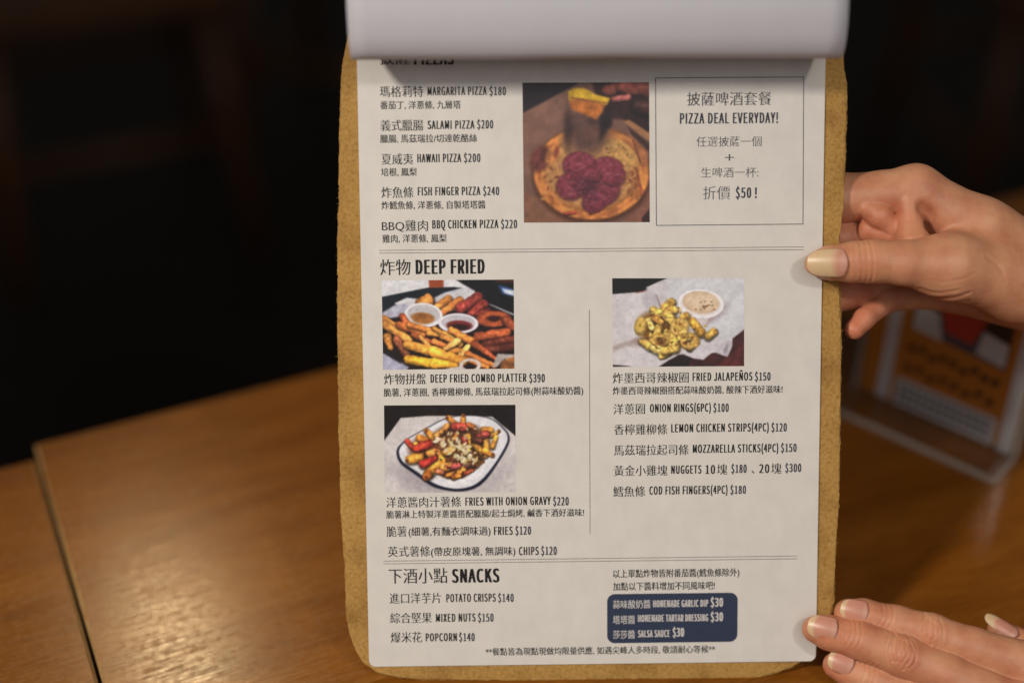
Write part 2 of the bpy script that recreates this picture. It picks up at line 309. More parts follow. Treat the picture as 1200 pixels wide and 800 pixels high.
# frayed fibres standing off the edge
bm = bmesh.new()
for k in range(520):
    i = rng.integers(0, nd); p = dense[i]; n = nor[i]; t = tan[i]
    ln = abs(rng.normal(0.55, 0.4)) + 0.15; a = rng.normal(0, 0.9); z0 = -rng.uniform(0.3, 2.9)
    d = n * math.cos(a) + t * math.sin(a); q0 = np.array([*(p - n * 0.25), z0]); q1 = q0 + np.array([*(d * ln * 0.6), rng.normal(0.05, 0.2)]); q2 = q1 + np.array([*(d * ln * 0.4 + t * rng.normal(0, 0.2)), rng.normal(0.05, 0.2)])
    add_tube(bm, [q0 / 1000, q1 / 1000, q2 / 1000], [0.00007, 0.00006, 0.00003], 3)
tag(obj('frayed_fibres', bm_mesh('frayed_fibres', bm), M_FIBRE, clip), kind='stuff')
bm = bmesh.new(); add_box(bm, 0, 0.1625, 0.0022, 0.11, 0.018, 0.0036, 0.001); add_tube(bm, [(-0.05, 0.1705, 0.0045), (0.05, 0.1705, 0.0045)], 0.0035, 12)
obj('clip', bm_mesh('clip', bm), M_METAL, clip)

# ------------------------------------------------------------------ menu sheet
def round_rect(x0, y0, x1, y1, r, n=6):
    out = []
    for cx, cy, a0 in ((x1 - r, y1 - r, 0), (x0 + r, y1 - r, 90), (x0 + r, y0 + r, 180), (x1 - r, y0 + r, 270)):
        for k in range(n + 1):
            a = R(a0 + 90 * k / n); out.append((cx + r * math.cos(a), cy + r * math.sin(a)))
    return out
sheet = round_rect(-105, -148.3, 105, 158.0, 3.2)
ns = len(sheet)
V = [(x / 1000, y / 1000, 0.0006) for x, y in sheet] + [(x / 1000, y / 1000, -0.0003) for x, y in sheet]
F = [tuple(range(ns)), tuple(range(ns, 2 * ns))[::-1]] + [(k, ns + k, ns + (k + 1) % ns, (k + 1) % ns) for k in range(ns)]
menu = obj('menu_sheet', mesh('menu_sheet', V, F), M_PAPER, matrix=BOARD)
tag(menu, 'cream printed food menu sheet with four food pictures clipped to the board', 'menu')

ZT = 0.6
def flat(name, polys, m, z):
    v, f = [], []
    for p in polys:
        f.append(tuple(range(len(v), len(v) + len(p)))); v += [(x / 1000, y / 1000, z / 1000) for x, y in p]
    return obj(name, mesh(name, v, f), m, menu)
def rule(a, b, wd, m=M_RULE, name='printed_rule'):
    p = on_board(*a, ZT)[:2]; q = on_board(*b, ZT)[:2]; d = (q - p) / np.linalg.norm(q - p); n = np.array([-d[1], d[0]]) * wd / 2
    flat(name, [[p - n, q - n, q + n, p + n]], m, ZT + 0.05)
for a, b in (((444.5, 293.4), (942, 289.4)), ((444.5, 296.6), (942, 292.6)), ((449.4, 657), (934.5, 651.0)), ((449.4, 660.2), (934.5, 654.3)), ((690.7, 363), (691.5, 625))): rule(a, b, 0.24)
cs = [(768.2, 91.6), (941.8, 90.4), (941.0, 262.6), (769.2, 264.2)]
for i in range(4): rule(cs[i], cs[(i + 1) % 4], 0.32, M_PRICE)
a = on_board(711.5, 753.2, ZT); b = on_board(864.6, 693.8, ZT)
flat('printed_panel', [round_rect(a[0], a[1], b[0], b[1], 3.6)], M_NAVY, ZT + 0.05)

# lettering -----------------------------------------------------------
fc = bpy.data.curves.new('lettering', 'FONT'); fo = bpy.data.objects.new('lettering', fc); col.objects.link(fo)
fc.resolution_u = 3
BASE_FONT = fc.font
try: NARROW = bpy.data.fonts.load(bpy.utils.system_resource('DATAFILES', path='fonts') + '/Noto Sans CJK Regular.woff2')
except Exception: NARROW = BASE_FONT
def glyphs(text, offset, style='c'):
    fc.font = BASE_FONT if style in 'ct' else NARROW; fc.space_character = 1.0 if style in 'ct' else 1.10
    fc.body = text; fc.offset = offset; bpy.context.view_layer.update()
    m = bpy.data.meshes.new_from_object(fo.evaluated_get(bpy.context.evaluated_depsgraph_get()))
    n = len(m.vertices); v = np.empty(n * 3); m.vertices.foreach_get('co', v); v = v.reshape(-1, 3)[:, :2].copy()
    f = [tuple(p.vertices) for p in m.polygons]; bpy.data.meshes.remove(m)
    return v, f
CJK_C, CJK_H = 0.36, 0.92
v, f = glyphs('國', 0.0); CJK_C = (v[:, 1].min() + v[:, 1].max()) / 2; CJK_H = v[:, 1].max() - v[:, 1].min()
v, f = glyphs('H', 0.0, 'l'); CAP = v[:, 1].max()
def letter(text, x0, x1, yc, h, style, m, name='printed_text', parent=None, place=None, z=None):
    """style c: brush-like serif characters, thin across and heavy down; l: condensed capitals"""
    smear = {'c': 0.030 if h > 11 else 0.022, 't': 0.016, 'l': 0.082, 'b': 0.120}[style]
    v, f = glyphs(text, {'c': -0.009 if h > 11 else 0.0, 't': -0.012, 'l': 0.0, 'b': 0.0}[style], style)
    lo, hi = v[:, 0].min(), v[:, 0].max()
    if place is None:
        p0 = on_board(x0, yc, ZT); p1 = on_board(x1, yc, ZT); top = on_board(x0, yc - h / 2, ZT); bot = on_board(x0, yc + h / 2, ZT)
        X0, X1, YC, HH = p0[0], p1[0], p0[1], top[1] - bot[1]
    else: X0, X1, YC, HH = place
    if style in 'ct': sy = HH / CJK_H; cy = CJK_C
    else: sy = HH / CAP; cy = CAP / 2
    vs_, fs_ = [], []
    n = 2 if style in 'ct' else 3
    wdt = smear * (sy if style in 'ct' else HH); sx = (X1 - X0 - wdt) / (hi - lo); X0 = X0 + wdt / 2
    for k in range(n):
        dx = wdt * (k / (n - 1) - 0.5); base = len(vs_)
        zz = (ZT + 0.09 if z is None else z) + 0.012 * k
        vs_ += [((X0 + (x - lo) * sx + dx) / 1000, (YC + (y - cy) * sy) / 1000, zz / 1000) for x, y in v]
        fs_ += [tuple(base + i for i in q) for q in f]
    return obj(name, mesh(name, vs_, fs_), m, parent or menu)
K, PR, G, W = M_INK, M_PRICE, M_GREY, M_WHITE
for r in [
    ('披薩', 445, 480, 67, 19, 'c', K), ('PIZZAS', 485, 532, 68, 16.5, 'b', K),
    ('瑪格莉特', 445, 496, 108, 12.6, 'c', K), ('MARGARITA PIZZA', 501, 570.5, 107, 9.8, 'l', K), ('$180', 573.5, 593, 107, 9.8, 'l', PR),
    ('番茄丁, 洋蔥條, 九層塔', 445.5, 540, 123.7, 9.2, 'c', K),
    ('義式臘腸', 446, 496, 147.5, 12.6, 'c', K), ('SALAMI PIZZA', 501, 556, 146.5, 9.8, 'l', K), ('$200', 559, 578, 146, 9.8, 'l', PR),
    ('臘腸, 馬茲瑞拉/切達乾酪絲', 445.5, 559, 163, 9.2, 'c', K),
    ('夏威夷', 447, 484, 187, 12.6, 'c', K), ('HAWAII PIZZA', 489, 540.5, 185.5, 9.8, 'l', K), ('$200', 543.5, 563, 185.2, 9.8, 'l', PR),
    ('培根, 鳳梨', 446.5, 488.5, 202, 9.2, 'c', K),
    ('炸魚條', 447, 484.5, 226, 12.6, 'c', K), ('FISH FINGER PIZZA', 489.5, 563, 224.3, 9.8, 'l', K), ('$240', 566, 585, 224, 9.8, 'l', PR),
    ('炸鱈魚條, 洋蔥條, 自製塔塔醬', 447, 569, 241, 9.2, 'c', K),
    ('BBQ雞肉', 447.5, 501.5, 265, 12.6, 'c', K), ('BBQ CHICKEN PIZZA', 506.5, 584, 263, 9.8, 'l', K), ('$220', 587, 606, 262.7, 9.8, 'l', PR),
    ('雞肉, 洋蔥條, 鳳梨', 448, 523.5, 280, 9.2, 'c', K),
    ('炸物', 445.5, 481, 313.7, 18, 'c', K), ('DEEP FRIED', 487, 568, 312.8, 16.8, 'b', K),
    ('炸物拼盤', 450, 499.5, 444.5, 12.2, 'c', K), ('DEEP FRIED COMBO PLATTER', 504.5, 617, 443.4, 9.6, 'l', K), ('$390', 620, 638.5, 443, 9.6, 'l', PR),
    ('脆薯, 洋蔥圈, 香檸雞柳條, 馬茲瑞拉起司條(附蒜味酸奶醬)', 449.5, 683.5, 460, 9.2, 'c', K),
    ('洋蔥醬肉汁薯條', 452.7, 540.4, 588.7, 12, 'c', K), ('FRIES WITH ONION GRAVY', 545.3, 645.4, 587.3, 9.6, 'l', K), ('$220', 648, 666.5, 587, 9.6, 'l', PR),
    ('脆薯淋上特製洋蔥醬搭配臘腸/起士焗烤, 鹹香下酒好滋味!', 452.6, 684.4, 602.8, 8.8, 'c', K),
    ('脆薯', 453, 476.5, 622.8, 12, 'c', K), ('(細薯,有麵衣調味過)', 478.7, 574.9, 622.8, 10, 'c', K), ('FRIES', 578.8, 600.9, 621.6, 9.6, 'l', K), ('$120', 603.8, 622.3, 621.3, 9.6, 'l', PR),
    ('英式薯條', 454.6, 504, 646.3, 12, 'c', K), ('(帶皮原塊薯, 無調味)', 505, 604, 646.3, 10, 'c', K), ('CHIPS', 608, 631.4, 645.2, 9.6, 'l', K), ('$120', 634, 652.5, 645, 9.6, 'l', PR),
    ('下酒小點', 455.3, 524.5, 675, 17.4, 'c', K), ('SNACKS', 529.4, 585.3, 674.3, 16, 'b', K),
    ('進口洋芋片', 456.6, 517, 701, 12, 'c', K), ('POTATO CRISPS', 522.9, 581, 700.2, 9.4, 'l', K), ('$140', 583.6, 602, 700, 9.4, 'l', PR),
    ('綜合堅果', 457.2, 506, 724, 12, 'c', K), ('MIXED NUTS', 510.8, 557.3, 723.4, 9.4, 'l', K), ('$150', 560, 578.4, 723.2, 9.4, 'l', PR),
    ('爆米花', 457.9, 494.6, 746.7, 12, 'c', K), ('POPCORN', 498.8, 535.5, 746.2, 9.4, 'l', K), ('$140', 537.8, 556.3, 746, 9.4, 'l', PR),
    ('**餐點皆為現點現做均限量供應, 如遇尖峰人多時段, 敬請耐心等候**', 569, 838, 763.4, 8.6, 'c', K),
    ('披薩啤酒套餐', 805, 904, 116.7, 15.4, 'c', G), ('PIZZA DEAL EVERYDAY!', 796.7, 911.7, 139, 12.4, 'l', PR),
    ('任選披薩一個', 816, 892.5, 166.5, 11.6, 't', G), ('+', 849.5, 860, 184.6, 15, 't', G),
    ('生啤酒一杯:', 821.7, 888.7, 202.7, 11.6, 't', G), ('折價', 824, 855.5, 226.6, 15.2, 't', G), ('$50', 862, 880.3, 226, 12, 'l', PR), ('!', 884.5, 887, 226, 12, 'l', PR),
    ('炸墨西哥辣椒圈', 718, 807, 443.2, 12, 'c', K), ('FRIED JALAPEÑOS', 811.5, 881.7, 441.4, 9.6, 'l', K), ('$150', 884.5, 903, 441, 9.6, 'l', PR),
    ('炸墨西哥辣椒圈搭配蒜味酸奶醬, 酸辣下酒好滋味!', 718, 917, 458, 9, 'c', K),
    ('洋蔥圈', 719, 755.8, 479.5, 12, 'c', K), ('ONION RINGS(6PC)', 761.5, 833, 478, 9.6, 'l', K), ('$100', 835.8, 854, 477.6, 9.6, 'l', PR),
    ('香檸雞柳條', 719.5, 782, 503.5, 12, 'c', K), ('LEMON CHICKEN STRIPS(4PC)', 786.5, 900.8, 501.5, 9.6, 'l', K), ('$120', 903.8, 922, 500.6, 9.6, 'l', PR),
    ('馬茲瑞拉起司條', 719.5, 807, 527.7, 12, 'c', K), ('MOZZARELLA STICKS(4PC)', 811.8, 912, 525.6, 9.6, 'l', K), ('$150', 915, 933.5, 524.5, 9.6, 'l', PR),
    ('黃金小雞塊', 719.5, 782, 551.7, 12, 'c', K), ('NUGGETS', 786.5, 822, 550, 9.6, 'l', K), ('10', 826.5, 838, 549.8, 10.2, 'l', K), ('塊', 840, 852, 550, 12, 'c', K), ('$180', 856.8, 875, 549, 9.6, 'l', PR), ('、', 880.5, 884, 549, 12, 'c', K), ('20', 889.5, 901.5, 548.8, 10.2, 'l', K), ('塊', 903.5, 915.5, 549, 12, 'c', K), ('$300', 920, 939, 548, 9.6, 'l', PR),
    ('鱈魚條', 718.6, 756, 576, 12, 'c', K), ('COD FISH FINGERS(4PC)', 760.8, 852.5, 574.4, 9.6, 'l', K), ('$180', 855.7, 874.2, 573.6, 9.6, 'l', PR),
    ('以上單點炸物皆附番茄醬(鱈魚條除外)', 718.4, 866.4, 672, 9.2, 'c', K),
    ('加點以下醬料增加不同風味吧!', 718.4, 837.6, 687, 9.2, 'c', K),
    ('蒜味酸奶醬', 718.2, 762.4, 708, 9.4, 'c', W), ('HOMEMADE GARLIC DIP', 765.2, 830, 706.9, 8, 'b', W), ('$30', 832.6, 847.4, 705.2, 10.2, 'b', W),
    ('塔塔醬', 718.2, 744.2, 726, 9.4, 'c', W), ('HOMEMADE TARTAR DRESSING', 747.5, 830, 724, 8, 'b', W), ('$30', 832.6, 847.4, 722.2, 10.2, 'b', W),
    ('莎莎醬', 718.2, 744.2, 743.3, 9.4, 'c', W), ('SALSA SAUCE', 747.5, 785, 742, 8, 'b', W), ('$30', 788, 801.8, 740.3, 10.2, 'b', W),
]: letter(*r)
rule((817, 741.4), (826, 740.8), 0.25, M_GREY, 'printed_mark')

# ------------------------------------------------------------------ printed food pictures
def catmull(P, n):
    P = [np.array(q, float) for q in P]; P = [2 * P[0] - P[1]] + P + [2 * P[-1] - P[-2]]; out = []
    for i in range(1, len(P) - 2):
        for k in range(n):
            t = k / n; a, b, c, d = P[i - 1], P[i], P[i + 1], P[i + 2]
            out.append(0.5 * (2 * b + (c - a) * t + (2 * a - 5 * b + 4 * c - d) * t * t + (3 * b - a - 3 * c + d) * t ** 3))
    return out + [P[-2]]
def vnoise(X, Y, cell, seed):
    r = np.random.default_rng(seed); g = r.random((96, 96))
    x, y = X / cell, Y / cell; i, j = np.floor(x).astype(int), np.floor(y).astype(int); fx, fy = x - i, y - j
    fx, fy = fx * fx * (3 - 2 * fx), fy * fy * (3 - 2 * fy); q = lambda a, b: g[(a) % 96, (b) % 96]
    return (q(i, j) * (1 - fx) + q(i + 1, j) * fx) * (1 - fy) + (q(i, j + 1) * (1 - fx) + q(i + 1, j + 1) * fx) * fy
class Pic:
    def __init__(s, x0, y0, x1, y1, nx, ny, base):
        s.nx, s.ny = nx, ny; s.X, s.Y = np.meshgrid(np.linspace(x0, x1, nx), np.linspace(y0, y1, ny))
        s.C = np.ones((ny, nx, 3)) * np.array(base, float); s.k = 0
    def noise(s, cell): s.k += 1; return vnoise(s.X + 500, s.Y + 500, cell, s.k)
    def put(s, a, c):
        s.C[:] = s.C * (1 - a[..., None]) + np.clip(c, 0, 255) * a[..., None]
    def colour(s, c, amt, cell):
        n = s.noise(cell) * 0.6 + s.noise(cell / 2.7) * 0.4
        return np.array(c, float) * (1 + amt * (n - 0.5)[..., None] * 2)
    def poly(s, pts, c, soft=5, amt=0.08, cell=30):
        P = np.array(pts, float); d = np.full(s.X.shape, 1e9); inside = np.zeros(s.X.shape, bool); j = len(P) - 1
        for i in range(len(P)):
            (ax, ay), (bx, by) = P[j], P[i]; ex, ey = bx - ax, by - ay
            t = np.clip(((s.X - ax) * ex + (s.Y - ay) * ey) / (ex * ex + ey * ey + 1e-9), 0, 1)
            d = np.minimum(d, np.hypot(s.X - ax - t * ex, s.Y - ay - t * ey))
            cr = ((ay > s.Y) != (by > s.Y)) & (s.X < (bx - ax) * (s.Y - ay) / (by - ay + 1e-9) + ax); inside ^= cr; j = i
        sd = np.where(inside, d, -d); s.put(np.clip(0.5 + sd / (2 * soft), 0, 1), s.colour(c, amt, cell))
    def ell(s, cx, cy, rx, ry, c, ang=0, soft=5, amt=0.08, cell=30, dome=0.0, alpha=1.0):
        a = R(ang); u = ((s.X - cx) * math.cos(a) + (s.Y - cy) * math.sin(a)) / rx; v = (-(s.X - cx) * math.sin(a) + (s.Y - cy) * math.cos(a)) / ry
        r = np.hypot(u, v); m = np.clip(0.5 + (1 - r) * min(rx, ry) / (2 * soft), 0, 1) * alpha
        cc = s.colour(c, amt, cell)
        if dome: cc = cc * (1 + dome * (0.45 - np.clip(r, 0, 1) ** 2 * 0.9 - 0.35 * (s.Y - cy) / max(rx, ry)))[..., None]
        s.put(m, cc)
    def ring(s, cx, cy, rx, ry, wd, c, ang=0, soft=5, amt=0.1, cell=25, dome=0.5):
        a = R(ang); u = ((s.X - cx) * math.cos(a) + (s.Y - cy) * math.sin(a)) / rx; v = (-(s.X - cx) * math.sin(a) + (s.Y - cy) * math.cos(a)) / ry
        d = (np.hypot(u, v) - 1) * math.sqrt(rx * ry) / wd
        cc = s.colour(c, amt, cell) * (1 + dome * (0.3 - d ** 2 * 0.7))[..., None]
        s.put(np.clip(0.5 + (1 - np.abs(d)) * wd / (2 * soft), 0, 1), cc)
    def cap(s, x0, y0, x1, y1, r0, r1, c, soft=5, amt=0.14, cell=22, dome=0.7, dark=True):
        ex, ey = x1 - x0, y1 - y0; L2 = ex * ex + ey * ey + 1e-9
        t = np.clip(((s.X - x0) * ex + (s.Y - y0) * ey) / L2, 0, 1); r = r0 + (r1 - r0) * t
        dx, dy = s.X - x0 - t * ex, s.Y - y0 - t * ey; wob = 0.34 * (s.noise(max(r0, r1) * 1.1) - 0.5) + 0.16 * (s.noise(max(r0, r1) * 0.45) - 0.5)
        d = np.hypot(dx, dy) / r + wob
        if dark: d2 = np.hypot(dx - 0.12 * r, dy - 0.34 * r) / r; s.put(np.clip((1.42 - d2) * 1.3, 0, 0.62), np.array(c, float) * 0.22)
        g = np.random.default_rng(s.k); tl = 1 + 0.30 * (t - 0.5) * g.choice([-1, 1]); flick = 0.75 + 0.5 * s.noise(max(r0, r1) * 0.8)
        cc = s.colour(c, amt * 1.25, cell) * (tl * (1 + dome * flick * (0.34 - 0.62 * np.clip(d, 0, 1.2) ** 2 - 0.34 * dy / r)))[..., None]
        hot = np.clip(1 - np.hypot(d, 0) * 1.1 - 0.6 * (dy / r + 0.35) ** 2 * 2, 0, 1) * np.clip(s.noise(max(r0, r1) * 0.6) * 2.4 - 1.1, 0, 1)
        cc = cc + hot[..., None] * np.array([46, 40, 26.])
        s.put(np.clip(0.5 + (1 - d) * r / (2 * soft), 0, 1), cc)
    def scatter(s, n, box, rr, cols, elong=1.0, keep=None):
        r = np.random.default_rng(s.k + 77)
        for _ in range(n):
            x, y = r.uniform(box[0], box[2]), r.uniform(box[1], box[3])
            if keep and not keep(x, y): continue
            q = r.uniform(*rr); s.ell(x, y, q * elong, q, cols[r.integers(len(cols))], r.uniform(0, 180), 4, 0.1)
    def lay(s, name, corners, gain):
        c3 = [on_board(x, y, ZT)[:2] for x, y in corners]; u, v = np.meshgrid(np.linspace(0, 1, s.nx), np.linspace(0, 1, s.ny)); u, v = u[..., None], v[..., None]
        P = (c3[0] * (1 - u) + c3[1] * u) * (1 - v) + (c3[3] * (1 - u) + c3[2] * u) * v
        P = P.reshape(-1, 2) / 1000; n = len(P); V = np.column_stack([P, np.full(n, (ZT + 0.06) / 1000)])
        idx = np.arange(n).reshape(s.ny, s.nx); F = np.stack([idx[1:, :-1], idx[1:, 1:], idx[:-1, 1:], idx[:-1, :-1]], -1).reshape(-1, 4)
        m = mesh(name, V, F); at = m.color_attributes.new('ink', 'FLOAT_COLOR', 'POINT')
        for _ in range(2):                         # the soft look of a small offset print
            E_ = np.pad(s.C, ((1, 1), (1, 1), (0, 0)), 'edge'); s.C = (E_[:-2, 1:-1] + E_[2:, 1:-1] + E_[1:-1, :-2] + E_[1:-1, 2:] + 3 * s.C) / 7
        lum = s.C.mean(2, keepdims=True); s.C = lum + (s.C - lum) * 0.78; s.C = 255 * (np.clip(s.C, 0, 255) / 255) ** 1.15
        s.C *= (0.93 + 0.14 * (0.6 * s.noise(26) + 0.4 * s.noise(11)))[..., None]
        q = s.C.reshape(-1, 3) / 255; q = np.clip(q, 0, 1); lin = np.where(q <= 0.04045, q / 12.92, ((q + 0.055) / 1.055) ** 2.4) * gain
        at.data.foreach_set('color', np.column_stack([np.clip(lin, 0, 0.95), np.ones(n)]).astype(np.float32).ravel())
        return obj(name, m, M_PICT, menu)
GAIN = 1.2
# salami pizza
p = Pic(28, 30, 698, 768, 190, 210, (128, 90, 76))
p.poly([(28, 185), (240, 75), (420, 30), (520, 30), (520, 420), (28, 520)], (134, 94, 78), 8, 0.14, 90)
p.poly([(28, 20), (350, 20), (240, 78), (28, 188)], (40, 31, 38), 6, 0.2, 60)
p.poly([(395, 20), (710, 20), (710, 330), (560, 225), (470, 215), (420, 120)], (60, 34, 34), 10, 0.3, 60)
p.cap(470, 70, 560, 52, 30, 26, (150, 78, 62), 9); p.cap(560, 55, 700, 66, 34, 40, (132, 64, 54), 9); p.cap(510, 118, 585, 108, 16, 18, (158, 84, 80), 7)
p.cap(640, 150, 700, 170, 40, 40, (64, 34, 34), 14)
p.poly([(28, 600), (120, 640), (300, 768), (28, 775)], (140, 92, 68), 10); p.poly([(640, 640), (705, 560), (705, 775), (560, 775)], (142, 88, 70), 8)
p.poly([(655, 745), (705, 690), (705, 775), (660, 775)], (70, 38, 34), 5)
p.poly([(560, 235), (590, 225), (705, 300), (705, 345)], (176, 120, 76), 5); p.poly([(585, 262), (700, 352), (700, 400), (600, 300)], (74, 44, 36), 6)
p.ell(392, 520, 318, 258, (92, 48, 30), 0, 14); p.ell(390, 506, 306, 250, (196, 118, 52), 0, 7, 0.22, 40, 0.25)
p.ring(390, 506, 276, 222, 26, (214, 130, 58), 0, amt=0.3, cell=40, dome=0.35); p.ell(388, 495, 246, 196, (190, 134, 74), 0, 16, 0.2, 26); p.ell(540, 400, 110, 80, (204, 150, 78), 20, 20, 0.25, 14)
for a in range(0, 360, 13):
    x, y = 390 + 276 * math.cos(R(a)), 506 + 222 * math.sin(R(a)); p.ell(x, y, rng.uniform(16, 40), rng.uniform(8, 17), [(212, 142, 64), (150, 76, 40), (176, 96, 44), (206, 128, 60)][int(rng.integers(4))], a + 90, 9, 0.2, alpha=0.75)
p.ell(120, 430, 52, 70, (120, 58, 52), 30, 12, 0.3); p.ell(180, 410, 30, 52, (196, 122, 60), 25, 9, 0.25); p.ell(205, 395, 12, 34, (160, 76, 52), 10, 6)
p.poly([(590, 300), (690, 400), (690, 460), (640, 430)], (178, 106, 62), 9, 0.2); p.cap(610, 330, 650, 450, 3, 3, (130, 64, 40), 3); p.cap(625, 480, 660, 620, 4, 6, (150, 70, 42), 4)
p.cap(250, 722, 300, 714, 9, 7, (170, 62, 44), 4); p.cap(380, 718, 430, 706, 6, 5, (176, 78, 44), 4)
p.ell(365, 290, 122, 120, (92, 62, 58), 0, 45, 0.35, 60, alpha=0.9)
p.poly([(430, 200), (510, 150), (500, 250), (440, 330)], (48, 32, 36), 12, 0.25); p.ell(266, 270, 16, 90, (60, 40, 42), 2, 14, alpha=0.8); p.ell(338, 280, 26, 90, (112, 76, 66), 2, 22, alpha=0.8)
p.poly([(272, 110), (330, 120), (470, 140), (445, 190), (415, 225), (350, 195), (285, 170)], (198, 112, 38), 8, 0.25); p.poly([(268, 78), (300, 60), (350, 58), (415, 92), (492, 112), (474, 148), (400, 128), (330, 112), (276, 122)], (222, 178, 34), 5, 0.14)
p.cap(285, 108, 470, 136, 4, 4, (150, 88, 26), 4, dark=False); p.cap(296, 62, 294, 112, 3, 3, (190, 130, 24), 3, dark=False)
for x, y, rx, ry, an in ((330, 468, 92, 74, 10), (480, 500, 92, 78, 25), (282, 572, 82, 72, -20), (360, 540, 80, 74, 0), (440, 612, 98, 66, -20), (405, 650, 70, 56, -35)):
    p.ell(x + 3, y + 6, rx + 6, ry + 5, (86, 34, 40), an, 7, alpha=0.7); p.ell(x, y, rx, ry, (136, 50, 68), an, 6, 0.28, 16, 0.25)
p.poly([(352, 640), (525, 620), (500, 660), (385, 704)], (128, 46, 66), 6, 0.3, 14)
p.ell(372, 572, 60, 52, (84, 36, 52), 30, 30, 0.2, alpha=0.8); p.cap(400, 548, 520, 580, 6, 4, (82, 34, 44), 5, dark=False)
r_ = np.random.default_rng(3)
for _ in range(150):
    x, y = r_.uniform(205, 560), r_.uniform(400, 690)
    if ((x - 370) / 185) ** 2 + ((y - 545) / 140) ** 2 < 1: p.ell(x, y, r_.uniform(5, 15), 1.8, (176, 104, 112), r_.uniform(-60, 60), 3, alpha=0.55)
p.scatter(14, (470, 350, 600, 430), (2.5, 5), [(96, 56, 30), (212, 170, 104), (120, 70, 40)], 1.4)
p.scatter(16, (130, 430, 215, 650), (3, 8), [(150, 88, 44), (196, 136, 72), (130, 70, 40)], 2)
p.scatter(34, (560, 480, 640, 640), (3, 8), [(160, 96, 50), (200, 142, 78), (150, 80, 44)], 2)
p.lay('food_picture', [(612.2, 97.1), (760.6, 96.6), (761.4, 260.4), (614, 260.9)], GAIN)['label'] = 'printed picture of a salami pizza'
# combo platter
p = Pic(50, 40, 1122, 765, 230, 156, (20, 21, 30))
p.poly([(40, 30), (700, 30), (770, 110), (640, 100), (430, 100), (40, 175)], (212, 212, 218), 5, 0.04)
p.poly([(560, 30), (640, 30), (800, 130), (900, 220), (1130, 250), (1130, 30)], (22, 24, 30), 6, 0.3); p.poly([(432, 35), (552, 35), (552, 104), (434, 104)], (172, 74, 36), 5)
p.poly([(40, 178), (430, 104), (640, 98), (700, 118), (640, 260), (40, 330)], (26, 34, 46), 5, 0.25); p.poly([(1000, 90), (1060, 100), (1130, 130), (1130, 180), (1030, 150)], (70, 110, 190), 14); p.poly([(1030, 115), (1130, 130), (1130, 172), (1050, 150)], (206, 216, 230), 8)
p.poly([(940, 30), (1130, 30), (1130, 70), (980, 60)], (84, 40, 34), 10)
p.cap(900, 230, 1130, 330, 7, 10, (120, 120, 126), 5, dark=False); p.ell(600, 520, 560, 330, (44, 26, 26), 0, 10, 0.3)
p.poly([(470, 185), (560, 140), (740, 95), (800, 125), (830, 165), (700, 280), (500, 300)], (200, 200, 208), 7, 0.06); p.poly([(150, 225), (250, 180), (340, 190), (400, 240), (250, 300)], (206, 206, 212), 6, 0.05)
p.poly([(50, 300), (150, 240), (260, 225), (270, 320), (120, 345), (50, 340)], (178, 176, 196), 8, 0.12)
p.poly([(45, 610), (110, 650), (260, 745), (240, 775), (45, 775)], (170, 170, 196), 8, 0.15, 40); p.poly([(45, 560), (180, 660), (200, 720), (45, 625)], (40, 28, 34), 8)
for a in ((420, 205, 360, 225, 52, 40, (190, 118, 46)), (590, 195, 500, 250, 34, 30, (196, 120, 46)), (680, 205, 545, 300, 32, 30, (200, 116, 48)), (830, 185, 690, 270, 42, 40, (142, 50, 44)), (870, 235, 780, 320, 42, 40, (150, 50, 40)), (900, 290, 830, 330, 36, 30, (110, 36, 32))): p.cap(*a, amt=0.22)
p.poly([(640, 300), (830, 330), (840, 420), (700, 480), (640, 400)], (60, 28, 26), 12)
p.ring(958, 358, 92, 42, 36, (182, 82, 40), 0, amt=0.25); p.ell(960, 352, 62, 20, (70, 30, 22), 0, 8); p.cap(1060, 370, 1122, 420, 40, 46, (150, 66, 36))
p.cap(820, 505, 1060, 465, 36, 34, (178, 82, 40), amt=0.22); p.cap(880, 560, 1120, 520, 30, 30, (112, 46, 30)); p.cap(900, 610, 1125, 585, 34, 36, (96, 40, 28)); p.poly([(800, 600), (1000, 640), (1130, 640), (1130, 700), (900, 700)], (44, 24, 24), 12)
p.ell(388, 322, 150, 98, (216, 214, 222), 6, 5, 0.04); p.ell(386, 308, 136, 80, (190, 186, 190), 6, 6, 0.06); p.ell(380, 348, 94, 46, (180, 112, 44), 4, 7, 0.2, 20); p.ell(360, 330, 70, 22, (150, 90, 40), 4, 10, alpha=0.6); p.ring(388, 322, 144, 90, 8, (226, 224, 232), 6, dome=0.1, amt=0.03)
p.ell(668, 392, 158, 82, (218, 216, 226), 2, 5, 0.04); p.ell(670, 384, 140, 66, (196, 190, 200), 2, 6, 0.05); p.ell(676, 410, 106, 42, (140, 44, 40), 2, 6, 0.15); p.ell(676, 424, 82, 26, (52, 26, 24), 2, 8); p.ring(668, 392, 152, 74, 8, (228, 226, 236), 2, dome=0.1, amt=0.03)
